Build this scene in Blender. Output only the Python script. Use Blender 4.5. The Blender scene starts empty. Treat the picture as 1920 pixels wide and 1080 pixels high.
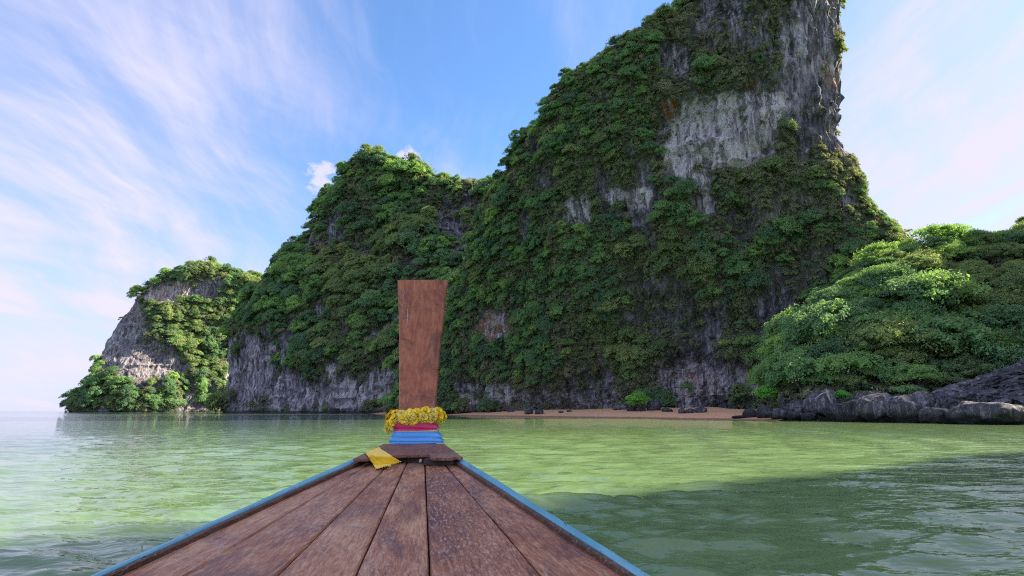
import bpy, bmesh, math, random
import numpy as np
from mathutils import Vector, Matrix, Euler
from mathutils.bvhtree import BVHTree

# ------------------------------------------------------------------ camera, sky, sun, exposure
scene = bpy.context.scene
F_PX, CAM_Z, HORIZON = 1100.0, 1.6, 770.0          # measured on the 1920 x 1080 photograph
PITCH = math.atan((HORIZON - 540.0) / F_PX)
SUN_AZ, SUN_EL = math.radians(72.0), math.radians(34.0)   # azimuth to the right of the view axis (+Y)

cam_d = bpy.data.cameras.new('camera')
cam = bpy.data.objects.new('camera', cam_d)
scene.collection.objects.link(cam)
cam_d.sensor_width = 36.0
cam_d.lens = 36.0 * F_PX / 1920.0
cam_d.clip_start = 0.05
cam_d.clip_end = 60000.0
cam.location = (0, 0, CAM_Z)
cam.rotation_euler = (math.pi / 2 + PITCH, 0, 0)
scene.camera = cam

scene.view_settings.view_transform = 'Standard'
scene.view_settings.look = 'None'
scene.view_settings.gamma = 1.0
scene.view_settings.use_curve_mapping = False
scene.view_settings.exposure = 1.65

SUN_DIR = Vector((math.sin(SUN_AZ) * math.cos(SUN_EL), math.cos(SUN_AZ) * math.cos(SUN_EL), math.sin(SUN_EL)))
sun_d = bpy.data.lights.new('sun', 'SUN')
sun_d.energy = 5.0
sun_d.angle = math.radians(0.53)
sun_d.color = (1.0, 0.87, 0.64)
sun = bpy.data.objects.new('sun', sun_d)
scene.collection.objects.link(sun)
sun.rotation_euler = SUN_DIR.to_track_quat('Z', 'Y').to_euler()
sun.location = (150, 90, 120)

scene.cycles.max_bounces = 6
scene.cycles.diffuse_bounces = 3
scene.cycles.glossy_bounces = 3
scene.cycles.transmission_bounces = 3
scene.cycles.caustics_reflective = False
scene.cycles.caustics_refractive = False
scene.cycles.use_denoising = False
scene.cycles.filter_width = 1.15


class NT:
    """small helper for writing node trees"""
    def __init__(self, tree):
        self.t = tree
        self.n = tree.nodes
        self.l = tree.links

    def new(self, kind, **props):
        nd = self.n.new(kind)
        for k, v in props.items():
            if k.startswith('i_'):
                key = k[2:]
                nd.inputs[int(key) if key.isdigit() else key].default_value = v
            else:
                setattr(nd, k, v)
        return nd

    def put(self, sock, v):
        if isinstance(v, bpy.types.NodeSocket):
            self.l.new(v, sock)
        else:
            sock.default_value = v

    def math(self, op, a, b=0.0, clamp=False):
        nd = self.new('ShaderNodeMath', operation=op, use_clamp=clamp)
        self.put(nd.inputs[0], a)
        self.put(nd.inputs[1], b)
        return nd.outputs[0]

    def mix(self, fac, a, b, blend='MIX'):
        nd = self.new('ShaderNodeMix', data_type='RGBA', blend_type=blend)
        self.put(nd.inputs[0], fac)
        self.put(nd.inputs[6], a)
        self.put(nd.inputs[7], b)
        return nd.outputs[2]

    def map(self, vec, loc=(0, 0, 0), rot=(0, 0, 0), scale=(1, 1, 1)):
        nd = self.new('ShaderNodeMapping')
        self.l.new(vec, nd.inputs[0])
        nd.inputs['Location'].default_value = loc
        nd.inputs['Rotation'].default_value = rot
        nd.inputs['Scale'].default_value = scale
        return nd.outputs[0]

    def noise(self, vec, scale, detail=4, rough=0.55, dist=0.0, color=False):
        nd = self.new('ShaderNodeTexNoise')
        if vec is not None:
            self.l.new(vec, nd.inputs['Vector'])
        nd.inputs['Scale'].default_value = scale
        nd.inputs['Detail'].default_value = detail
        nd.inputs['Roughness'].default_value = rough
        nd.inputs['Distortion'].default_value = dist
        return nd.outputs['Color'] if color else nd.outputs[0]

    def ramp(self, fac, stops, interp='LINEAR'):
        nd = self.new('ShaderNodeValToRGB')
        nd.color_ramp.interpolation = interp
        el = nd.color_ramp.elements
        while len(el) < len(stops):
            el.new(0.5)
        for e, (p, c) in zip(el, stops):
            e.position = p
            e.color = (c, c, c, 1) if isinstance(c, (int, float)) else (*c, 1)
        self.l.new(fac, nd.inputs[0])
        return nd.outputs[0]

    def smooth(self, v, a, b):
        nd = self.new('ShaderNodeMapRange', interpolation_type='SMOOTHSTEP')
        self.put(nd.inputs[0], v)
        nd.inputs[1].default_value = a
        nd.inputs[2].default_value = b
        return nd.outputs[0]


def pix_dir(px, py):
    """unit direction in the world of a pixel of the 1920 x 1080 photograph"""
    u, v = (px - 960.0) / F_PX, (540.0 - py) / F_PX
    return Vector((u, math.cos(PITCH) - v * math.sin(PITCH), v * math.cos(PITCH) + math.sin(PITCH))).normalized()


world = bpy.data.worlds.new('World')
scene.world = world
world.use_nodes = True
W = NT(world.node_tree)
W.n.clear()
sky = W.new('ShaderNodeTexSky', sky_type='NISHITA', sun_disc=False, sun_elevation=SUN_EL, sun_rotation=SUN_AZ,
            altitude=0.0, air_density=1.0, dust_density=0.4, ozone_density=3.5)
geo = W.new('ShaderNodeTexCoord').outputs['Generated']
sep = W.new('ShaderNodeSeparateXYZ')
W.l.new(geo, sep.inputs[0])
up = W.math('MAXIMUM', sep.outputs[2], 0.0)
den = W.math('ADD', up, 0.22)
comb = W.new('ShaderNodeCombineXYZ')
W.l.new(W.math('DIVIDE', sep.outputs[0], den), comb.inputs[0])
W.l.new(W.math('DIVIDE', sep.outputs[1], den), comb.inputs[1])
plane = comb.outputs[0]
# thin cirrus veils: warped, long streaks on a high plane
warp = W.new('ShaderNodeVectorMath', operation='MULTIPLY_ADD')
W.l.new(W.noise(plane, 0.9, 3, 0.5, color=True), warp.inputs[0])
warp.inputs[1].default_value = (0.55, 0.55, 0)
W.l.new(plane, warp.inputs[2])
veil = W.noise(W.map(warp.outputs[0], loc=(3.1, 1.7, 0), scale=(1.1, 0.9, 1)), 0.95, 4, 0.5)
streak = W.noise(W.map(W.map(warp.outputs[0], rot=(0, 0, -0.12)), loc=(7.7, 2.3, 0), scale=(2.9, 0.5, 1)), 1.9, 9, 0.62)
streak2 = W.noise(W.map(W.map(warp.outputs[0], rot=(0, 0, 0.45)), loc=(1.7, 5.3, 0), scale=(2.2, 0.6, 1)), 1.6, 9, 0.62)
# the veil thins out over the blue gap above the hills
gap = W.new('ShaderNodeVectorMath', operation='DOT_PRODUCT')
W.l.new(geo, gap.inputs[0])
gap.inputs[1].default_value = pix_dir(960, 90)
gapf = W.smooth(gap.outputs['Value'], 0.84, 1.0)
cov = W.math('ADD', W.math('MULTIPLY', veil, 0.55), W.math('ADD', W.math('MULTIPLY', streak, 0.55), W.math('MULTIPLY', streak2, 0.45)))
cov = W.math('SUBTRACT', cov, W.math('MULTIPLY', gapf, 0.14))
thin = W.math('SUBTRACT', 0.36, W.math('MULTIPLY', gapf, 0.24))
veilf = W.math('ADD', thin, W.math('MULTIPLY', W.smooth(cov, 0.565, 0.95), 0.72))
# small torn puffs low in the sky
puffsum = None
for px, py, r in ((770, 305, 0.055), (600, 335, 0.05), (1835, 368, 0.022), (1745, 412, 0.03), (1915, 190, 0.045)):
    dp = W.new('ShaderNodeVectorMath', operation='DISTANCE')
    W.l.new(geo, dp.inputs[0])
    dp.inputs[1].default_value = pix_dir(px, py)
    m = W.smooth(dp.outputs['Value'], r, r * 0.15)
    puffsum = m if puffsum is None else W.math('ADD', puffsum, m)
pn = W.noise(W.map(geo, scale=(1, 1, 1.5)), 34.0, 6, 0.62, 0.4)
puff = W.math('MULTIPLY', W.smooth(W.math('ADD', W.math('MULTIPLY', pn, 1.0), W.math('MULTIPLY', puffsum, 0.46)), 0.70, 0.98), W.smooth(puffsum, 0.0, 0.25))
tot = W.math('MAXIMUM', veilf, W.math('MULTIPLY', puff, 0.9), clamp=True)
hs_ = W.new('ShaderNodeHueSaturation', i_Saturation=1.22)
hs_.inputs['Value'].default_value = 1.22
W.l.new(sky.outputs[0], hs_.inputs['Color'])
skyb = hs_.outputs[0]
# a fair veil of haze close to the horizon
skycol = W.mix(W.math('MULTIPLY', W.smooth(up, 0.32, 0.0), 0.78), skyb, (2.7, 3.1, 4.3, 1))
cloudcol = W.mix(tot, skycol, W.mix(tot, (2.75, 2.95, 4.6, 1), (3.75, 3.6, 4.55, 1)))
bg = W.new('ShaderNodeBackground')
W.l.new(cloudcol, bg.inputs[0])
bg.inputs[1].default_value = 0.075
out = W.new('ShaderNodeOutputWorld')
W.l.new(bg.outputs[0], out.inputs[0])

# ------------------------------------------------------------------ helpers
C = scene.collection
rng = np.random.default_rng(11)
random.seed(5)


def project(p):
    """world points (n,3) -> pixels of the 1920 x 1080 photograph"""
    p = np.asarray(p, float)
    dz = p[..., 2] - CAM_Z
    c, s = math.cos(PITCH), math.sin(PITCH)
    depth = p[..., 1] * c + dz * s
    v = -p[..., 1] * s + dz * c
    depth = np.where(np.abs(depth) < 1e-6, 1e-6, depth)
    return 960 + F_PX * p[..., 0] / depth, 540 - F_PX * v / depth, depth


def at_y(px, py, y):
    d = pix_dir(px, py)
    return Vector((0, 0, CAM_Z)) + d * (y / d.y)


def hash3(ix, iy, iz, seed):
    h = (ix.astype(np.int64) * 374761393 + iy.astype(np.int64) * 668265263 + iz.astype(np.int64) * 2147483647 + seed * 974634777) & 0xFFFFFFFF
    h = ((h ^ (h >> 13)) * 1274126177) & 0xFFFFFFFF
    h = ((h ^ (h >> 16)) * 2246822519) & 0xFFFFFFFF
    h = h ^ (h >> 13)
    return (h & 0xFFFFFF).astype(np.float64) / float(0xFFFFFF)


def vnoise(p, seed=0):
    i = np.floor(p).astype(np.int64)
    f = p - i
    f = f * f * f * (f * (f * 6 - 15) + 10)
    r = 0
    for dx in (0, 1):
        wx = f[:, 0] if dx else 1 - f[:, 0]
        for dy in (0, 1):
            wy = f[:, 1] if dy else 1 - f[:, 1]
            for dz in (0, 1):
                wz = f[:, 2] if dz else 1 - f[:, 2]
                r = r + wx * wy * wz * hash3(i[:, 0] + dx, i[:, 1] + dy, i[:, 2] + dz, seed)
    return r * 2 - 1


def fbm(p, octaves=4, seed=0, gain=0.5):
    a, s, r = 1.0, 0.0, 0.0
    q = np.array(p, float)
    for o in range(octaves):
        r = r + a * vnoise(q + 17.3 * o, seed + o * 7)
        s += a
        a *= gain
        q = q * 2.03
    return r / s


def mesh_np(name, verts, faces, mats=(), smooth=False):
    me = bpy.data.meshes.new(name)
    verts = np.asarray(verts, np.float32)
    faces = np.asarray(faces, np.int32)
    k = faces.shape[1]
    me.vertices.add(len(verts))
    me.vertices.foreach_set('co', verts.ravel())
    me.loops.add(faces.size)
    me.loops.foreach_set('vertex_index', faces.ravel())
    me.polygons.add(len(faces))
    me.polygons.foreach_set('loop_start', np.arange(0, faces.size, k, dtype=np.int32))
    me.polygons.foreach_set('loop_total', np.full(len(faces), k, dtype=np.int32))
    me.update(calc_edges=True)
    me.validate()
    if smooth:
        me.polygons.foreach_set('use_smooth', np.ones(len(me.polygons), dtype=bool))
    for m in mats:
        me.materials.append(m)
    return me


def mesh_py(name, verts, faces, mats=(), smooth=False):
    me = bpy.data.meshes.new(name)
    me.from_pydata([tuple(v) for v in verts], [], faces)
    me.update()
    if smooth:
        for p in me.polygons:
            p.use_smooth = True
    for m in mats:
        me.materials.append(m)
    return me


def link(name, me, parent=None, label=None, category=None, group=None, kind=None):
    o = bpy.data.objects.new(name, me)
    C.objects.link(o)
    if parent is not None:
        o.parent = parent
    for k, v in (('label', label), ('category', category), ('group', group), ('kind', kind)):
        if v:
            o[k] = v
    return o


def grid_faces(nu, nv, wrap=False):
    """nu columns, nv rows of vertices, index = row * nu + col"""
    cols = nu if wrap else nu - 1
    r, c = np.meshgrid(np.arange(nv - 1), np.arange(cols), indexing='ij')
    r, c = r.ravel(), c.ravel()
    c2 = (c + 1) % nu
    return np.stack([r * nu + c, r * nu + c2, (r + 1) * nu + c2, (r + 1) * nu + c], 1)


def material(name):
    m = bpy.data.materials.new(name)
    m.use_nodes = True
    t = NT(m.node_tree)
    t.n.clear()
    o = t.new('ShaderNodeOutputMaterial')
    b = t.new('ShaderNodeBsdfPrincipled')
    t.l.new(b.outputs[0], o.inputs[0])
    return m, t, b, o


# ------------------------------------------------------------------ materials of the land
def rock_material(name, veg=True, tint=(1, 1, 1), scale=1.0):
    m, t, b, o = material(name)
    co = t.new('ShaderNodeTexCoord').outputs['Object']
    s = scale
    big = t.noise(t.map(co, scale=(0.05 * s, 0.05 * s, 0.035 * s)), 1.0, 5, 0.6)
    flute = t.noise(t.map(co, scale=(0.60 * s, 0.60 * s, 0.11 * s)), 1.0, 10, 0.66, 0.9)
    fine = t.noise(t.map(co, loc=(5, 3, 1), scale=(1.8 * s, 1.8 * s, 0.55 * s)), 1.0, 9, 0.7, 0.6)
    crack = t.noise(t.map(co, loc=(9, 1, 4), scale=(0.4 * s, 0.4 * s, 0.22 * s)), 1.0, 9, 0.7, 1.2)
    a = t.new('ShaderNodeAttribute', attribute_name='mask')
    sp = t.new('ShaderNodeSeparateColor')
    t.l.new(a.outputs['Color'], sp.inputs[0])
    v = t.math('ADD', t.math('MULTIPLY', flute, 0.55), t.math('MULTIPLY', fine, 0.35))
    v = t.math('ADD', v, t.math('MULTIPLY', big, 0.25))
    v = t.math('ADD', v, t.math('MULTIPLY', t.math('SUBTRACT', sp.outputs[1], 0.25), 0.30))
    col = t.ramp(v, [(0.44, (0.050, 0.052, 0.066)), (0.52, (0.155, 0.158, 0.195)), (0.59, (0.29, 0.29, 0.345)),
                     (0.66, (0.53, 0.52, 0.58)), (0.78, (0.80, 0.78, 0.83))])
    runs = t.noise(t.map(co, loc=(2, 8, 3), scale=(0.42 * s, 0.42 * s, 0.035 * s)), 1.0, 9, 0.7, 0.5)
    col = t.mix(t.math('MULTIPLY', t.smooth(runs, 0.50, 0.555), t.math('SUBTRACT', 0.95, t.math('MULTIPLY', sp.outputs[1], 0.35), clamp=True)), col, (0.075, 0.078, 0.094, 1))
    col = t.mix(t.math('MULTIPLY', t.smooth(crack, 0.47, 0.36), 0.75), col, (0.02, 0.02, 0.023, 1))
    org = t.math('MULTIPLY', sp.outputs[2], t.smooth(t.noise(t.map(co, scale=(0.5, 0.5, 0.3)), 1.0, 5, 0.6), 0.42, 0.58))
    col = t.mix(org, col, (0.42, 0.19, 0.075, 1))
    if veg:
        soil = t.ramp(t.noise(co, 0.9, 6, 0.7), [(0.35, (0.05, 0.065, 0.04)), (0.5, (0.09, 0.115, 0.07)), (0.62, (0.14, 0.15, 0.12)), (0.72, (0.22, 0.22, 0.22))])
        col = t.mix(sp.outputs[0], col, soil)
    # tide mark: rock that the sea wets is dark with algae
    sx = t.new('ShaderNodeSeparateXYZ')
    t.l.new(t.new('ShaderNodeNewGeometry').outputs['Position'], sx.inputs[0])
    wob = t.math('ADD', sx.outputs[2], t.math('MULTIPLY', t.math('SUBTRACT', t.noise(co, 0.35, 4), 0.5), 1.4))
    tide = t.smooth(wob, 1.7, 0.7)
    col = t.mix(t.math('MULTIPLY', tide, 0.75), col, (0.020, 0.021, 0.017, 1))
    if tint != (1, 1, 1):
        col = t.mix(1.0, col, (*tint, 1), 'MULTIPLY')
    t.l.new(col, b.inputs['Base Color'])
    b.inputs['Roughness'].default_value = 0.88
    b.inputs['Specular IOR Level'].default_value = 0.25
    bump = t.new('ShaderNodeBump')
    bump.inputs['Strength'].default_value = 0.9
    bump.inputs['Distance'].default_value = 1.4 / s
    h = t.math('ADD', t.math('MULTIPLY', flute, 1.1), t.math('MULTIPLY', fine, 0.5))
    h = t.math('ADD', h, t.math('MULTIPLY', crack, 0.9))
    t.l.new(h, bump.inputs['Height'])
    t.l.new(bump.outputs[0], b.inputs['Normal'])
    return m


M_ROCK = rock_material('limestone_with_undergrowth')
M_BOULDER = rock_material('limestone_boulder', veg=False, scale=2.2)


def leaf_material(name, stops):
    m, t, b, o = material(name)
    oi = t.new('ShaderNodeObjectInfo')
    at = t.new('ShaderNodeAttribute', attribute_name='leaf')
    base = t.ramp(oi.outputs['Random'], stops)
    va = t.new('ShaderNodeSeparateColor')
    t.l.new(at.outputs['Color'], va.inputs[0])
    hsv = t.new('ShaderNodeHueSaturation')
    t.l.new(base, hsv.inputs['Color'])
    t.l.new(t.math('ADD', t.math('MULTIPLY', va.outputs[0], 1.15), 1.18), hsv.inputs['Value'])
    t.l.new(t.math('ADD', t.math('MULTIPLY', va.outputs[1], 0.045), 0.478), hsv.inputs['Hue'])
    b.inputs['Roughness'].default_value = 0.7
    b.inputs['Specular IOR Level'].default_value = 0.15
    t.l.new(hsv.outputs[0], b.inputs['Base Color'])
    tr = t.new('ShaderNodeBsdfTranslucent')
    t.l.new(t.mix(1.0, hsv.outputs[0], (1.5, 1.45, 0.55, 1), 'MULTIPLY'), tr.inputs[0])
    mx = t.new('ShaderNodeMixShader')
    mx.inputs[0].default_value = 0.36
    t.l.new(b.outputs[0], mx.inputs[1])
    t.l.new(tr.outputs[0], mx.inputs[2])
    t.l.new(mx.outputs[0], o.inputs[0])
    return m


M_LEAF = leaf_material('tree_leaves', [(0.0, (0.074, 0.135, 0.085)), (0.25, (0.090, 0.168, 0.095)), (0.5, (0.108, 0.202, 0.100)),
                                       (0.75, (0.130, 0.230, 0.098)), (0.92, (0.16, 0.27, 0.095)), (1.0, (0.20, 0.30, 0.10))])
M_OLIVE = leaf_material('olive_leaves', [(0.0, (0.098, 0.150, 0.078)), (0.4, (0.125, 0.180, 0.088)), (0.75, (0.145, 0.205, 0.09)), (1.0, (0.19, 0.235, 0.11))])
M_SCRUB = leaf_material('scrub_leaves', [(0.0, (0.105, 0.130, 0.085)), (0.3, (0.135, 0.155, 0.105)), (0.55, (0.165, 0.180, 0.13)), (0.8, (0.135, 0.190, 0.09)), (1.0, (0.22, 0.22, 0.17))])
M_BRIGHT = leaf_material('bright_leaves', [(0.0, (0.095, 0.27, 0.06)), (1.0, (0.13, 0.30, 0.07))])

M_BARK, t, b, o = material('bark')
t.l.new(t.ramp(t.noise(t.map(t.new('ShaderNodeTexCoord').outputs['Object'], scale=(6, 6, 1)), 2.0, 6), [(0.3, (0.07, 0.055, 0.045)), (0.7, (0.22, 0.20, 0.17))]), b.inputs['Base Color'])
b.inputs['Roughness'].default_value = 0.9

# ------------------------------------------------------------------ the sea: one sheet to the horizon
M_SEA, t, b, o = material('sea_water')
co = t.new('ShaderNodeTexCoord').outputs['Object']
tone = t.noise(co, 0.035, 3, 0.5)
green_water = t.ramp(tone, [(0.3, (0.122, 0.208, 0.090)), (0.7, (0.152, 0.236, 0.100))])
sxy = t.new('ShaderNodeSeparateXYZ')
t.l.new(co, sxy.inputs[0])
refl_x = t.math('ADD', sxy.outputs[0], t.math('MULTIPLY', t.math('SUBTRACT', t.noise(co, 0.05, 3), 0.5), 22.0))
t.l.new(t.mix(t.math('MULTIPLY', t.smooth(refl_x, 1.0, -34.0), 0.85), green_water, (0.052, 0.098, 0.092, 1)), b.inputs['Base Color'])  # bluer and darker to the left: open-sea tone plus painted sky reflection
b.inputs['Roughness'].default_value = 0.025
b.inputs['IOR'].default_value = 1.333
r1 = t.noise(t.map(co, rot=(0, 0, 0.15), scale=(1.0, 2.3, 1)), 2.6, 3, 0.55, 0.4)
r2 = t.noise(t.map(co, rot=(0, 0, -0.2), scale=(1.2, 2.6, 1)), 8.0, 3, 0.5, 0.3)
r3 = t.noise(t.map(co, rot=(0, 0, 0.1), scale=(1.0, 2.2, 1)), 0.55, 4, 0.55)
bump = t.new('ShaderNodeBump')
bump.inputs['Strength'].default_value = 1.0
bump.inputs['Distance'].default_value = 1.0
hh = t.math('ADD', t.math('MULTIPLY', r1, 0.011), t.math('MULTIPLY', r2, 0.0018))
hh = t.math('ADD', hh, t.math('MULTIPLY', r3, 0.14))
t.l.new(hh, bump.inputs['Height'])
t.l.new(bump.outputs[0], b.inputs['Normal'])


def build_sea():
    ang = np.concatenate([np.arange(-180, -49, 3.0), np.arange(-48, 48, 0.115), np.arange(48, 180, 3.0)])
    ang = np.radians(ang)
    rad = [1.2]
    while rad[-1] < 420:
        rad.append(rad[-1] * 1.0118)
    while rad[-1] < 40000:
        rad.append(rad[-1] * 1.35)
    rad = np.array(rad)
    R, A = np.meshgrid(rad, ang, indexing='ij')
    X, Y = R * np.sin(A), R * np.cos(A)
    Z = np.zeros_like(X)
    dense = np.abs(A) < math.radians(47.5)
    g = np.random.default_rng(3)
    n = 54
    cell = R * 0.0118
    x, y, cl = X[dense], Y[dense], cell[dense]
    zz = np.zeros_like(x)
    for i in range(n):
        lam = 0.28 * (2.2 / 0.28) ** (i / (n - 1)) * g.uniform(0.9, 1.1)
        th = math.radians(-96) + g.normal(0, 0.38)
        k = 2 * math.pi / lam
        amp = 0.0078 * lam ** 0.9 * g.uniform(0.6, 1.3)
        fade = np.clip((lam / (2.2 * cl) - 1.0), 0, 1)
        ph = k * (x * math.cos(th) + y * math.sin(th)) + g.uniform(0, 6.28)
        s = np.sin(ph)
        zz += amp * fade * (s + 0.25 * np.cos(2 * ph))
    patch = 0.75 + 0.5 * fbm(np.stack([x * 0.12, y * 0.12, 0 * x], 1), 2, 91)
    Z[dense] = zz * patch
    nu = len(ang)
    verts = np.stack([X, Y, Z], -1).reshape(-1, 3)
    faces = grid_faces(nu, len(rad), wrap=True)
    cidx = len(verts)
    verts = np.vstack([verts, [[0, 0, 0]]])
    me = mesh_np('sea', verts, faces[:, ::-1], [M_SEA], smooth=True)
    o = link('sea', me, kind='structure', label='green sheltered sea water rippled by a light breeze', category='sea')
    return o


build_sea()

# sea bed and land far below the water line so that nothing is open underneath
# ------------------------------------------------------------------ the hills
def interp(tab, x):
    tab = sorted(tab)
    return np.interp(x, [p[0] for p in tab], [p[1] for p in tab])


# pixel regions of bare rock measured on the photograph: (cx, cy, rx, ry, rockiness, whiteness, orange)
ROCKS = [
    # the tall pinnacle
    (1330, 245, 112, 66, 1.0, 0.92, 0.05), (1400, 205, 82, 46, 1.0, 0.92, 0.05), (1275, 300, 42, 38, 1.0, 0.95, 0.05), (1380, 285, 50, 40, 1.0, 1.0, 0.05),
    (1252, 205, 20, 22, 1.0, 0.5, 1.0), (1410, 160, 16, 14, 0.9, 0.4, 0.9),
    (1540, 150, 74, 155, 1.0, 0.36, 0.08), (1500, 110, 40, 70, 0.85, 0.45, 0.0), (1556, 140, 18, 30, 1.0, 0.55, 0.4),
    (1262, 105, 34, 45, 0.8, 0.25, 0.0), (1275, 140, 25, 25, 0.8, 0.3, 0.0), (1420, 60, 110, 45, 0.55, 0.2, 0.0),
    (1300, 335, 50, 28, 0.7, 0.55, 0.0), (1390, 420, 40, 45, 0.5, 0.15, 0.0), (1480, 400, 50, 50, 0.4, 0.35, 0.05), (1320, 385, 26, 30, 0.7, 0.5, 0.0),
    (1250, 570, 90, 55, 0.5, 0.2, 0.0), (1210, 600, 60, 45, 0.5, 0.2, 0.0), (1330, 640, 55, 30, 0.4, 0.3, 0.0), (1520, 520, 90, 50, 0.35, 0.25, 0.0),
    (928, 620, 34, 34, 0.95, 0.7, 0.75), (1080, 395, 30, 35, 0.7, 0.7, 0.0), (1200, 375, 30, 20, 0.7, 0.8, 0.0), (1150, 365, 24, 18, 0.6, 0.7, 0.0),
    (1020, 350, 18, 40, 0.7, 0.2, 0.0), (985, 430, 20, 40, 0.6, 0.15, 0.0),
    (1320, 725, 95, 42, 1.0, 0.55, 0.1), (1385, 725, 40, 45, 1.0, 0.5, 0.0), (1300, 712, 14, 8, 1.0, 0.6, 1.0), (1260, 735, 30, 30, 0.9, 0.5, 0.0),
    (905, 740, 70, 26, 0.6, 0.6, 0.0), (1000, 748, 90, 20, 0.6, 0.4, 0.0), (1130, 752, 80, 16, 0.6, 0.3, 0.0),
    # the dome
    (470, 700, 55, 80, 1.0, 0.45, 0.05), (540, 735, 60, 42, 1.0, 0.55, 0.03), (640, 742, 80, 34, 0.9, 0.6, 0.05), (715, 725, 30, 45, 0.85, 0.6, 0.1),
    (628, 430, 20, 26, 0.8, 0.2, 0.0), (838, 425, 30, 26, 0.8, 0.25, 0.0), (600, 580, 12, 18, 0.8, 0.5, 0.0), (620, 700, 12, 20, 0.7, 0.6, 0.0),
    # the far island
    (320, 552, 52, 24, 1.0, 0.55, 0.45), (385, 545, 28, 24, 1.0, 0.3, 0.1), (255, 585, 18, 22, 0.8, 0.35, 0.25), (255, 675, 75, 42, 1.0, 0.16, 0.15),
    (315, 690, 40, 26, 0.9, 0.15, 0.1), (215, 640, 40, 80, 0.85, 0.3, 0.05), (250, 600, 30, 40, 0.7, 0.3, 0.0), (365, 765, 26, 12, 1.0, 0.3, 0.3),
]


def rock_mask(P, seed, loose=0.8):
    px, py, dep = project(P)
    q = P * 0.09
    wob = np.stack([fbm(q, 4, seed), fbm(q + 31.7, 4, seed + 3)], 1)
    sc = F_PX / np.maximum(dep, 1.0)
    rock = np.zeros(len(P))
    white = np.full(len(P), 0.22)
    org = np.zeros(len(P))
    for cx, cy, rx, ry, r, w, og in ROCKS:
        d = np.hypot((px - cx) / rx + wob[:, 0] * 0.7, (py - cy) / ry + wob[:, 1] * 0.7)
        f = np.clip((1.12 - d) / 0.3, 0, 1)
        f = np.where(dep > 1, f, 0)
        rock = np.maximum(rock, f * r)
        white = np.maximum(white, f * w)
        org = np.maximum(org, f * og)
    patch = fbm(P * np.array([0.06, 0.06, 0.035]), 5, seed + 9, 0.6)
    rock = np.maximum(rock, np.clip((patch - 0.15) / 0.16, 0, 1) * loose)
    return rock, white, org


HILLS = []


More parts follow.
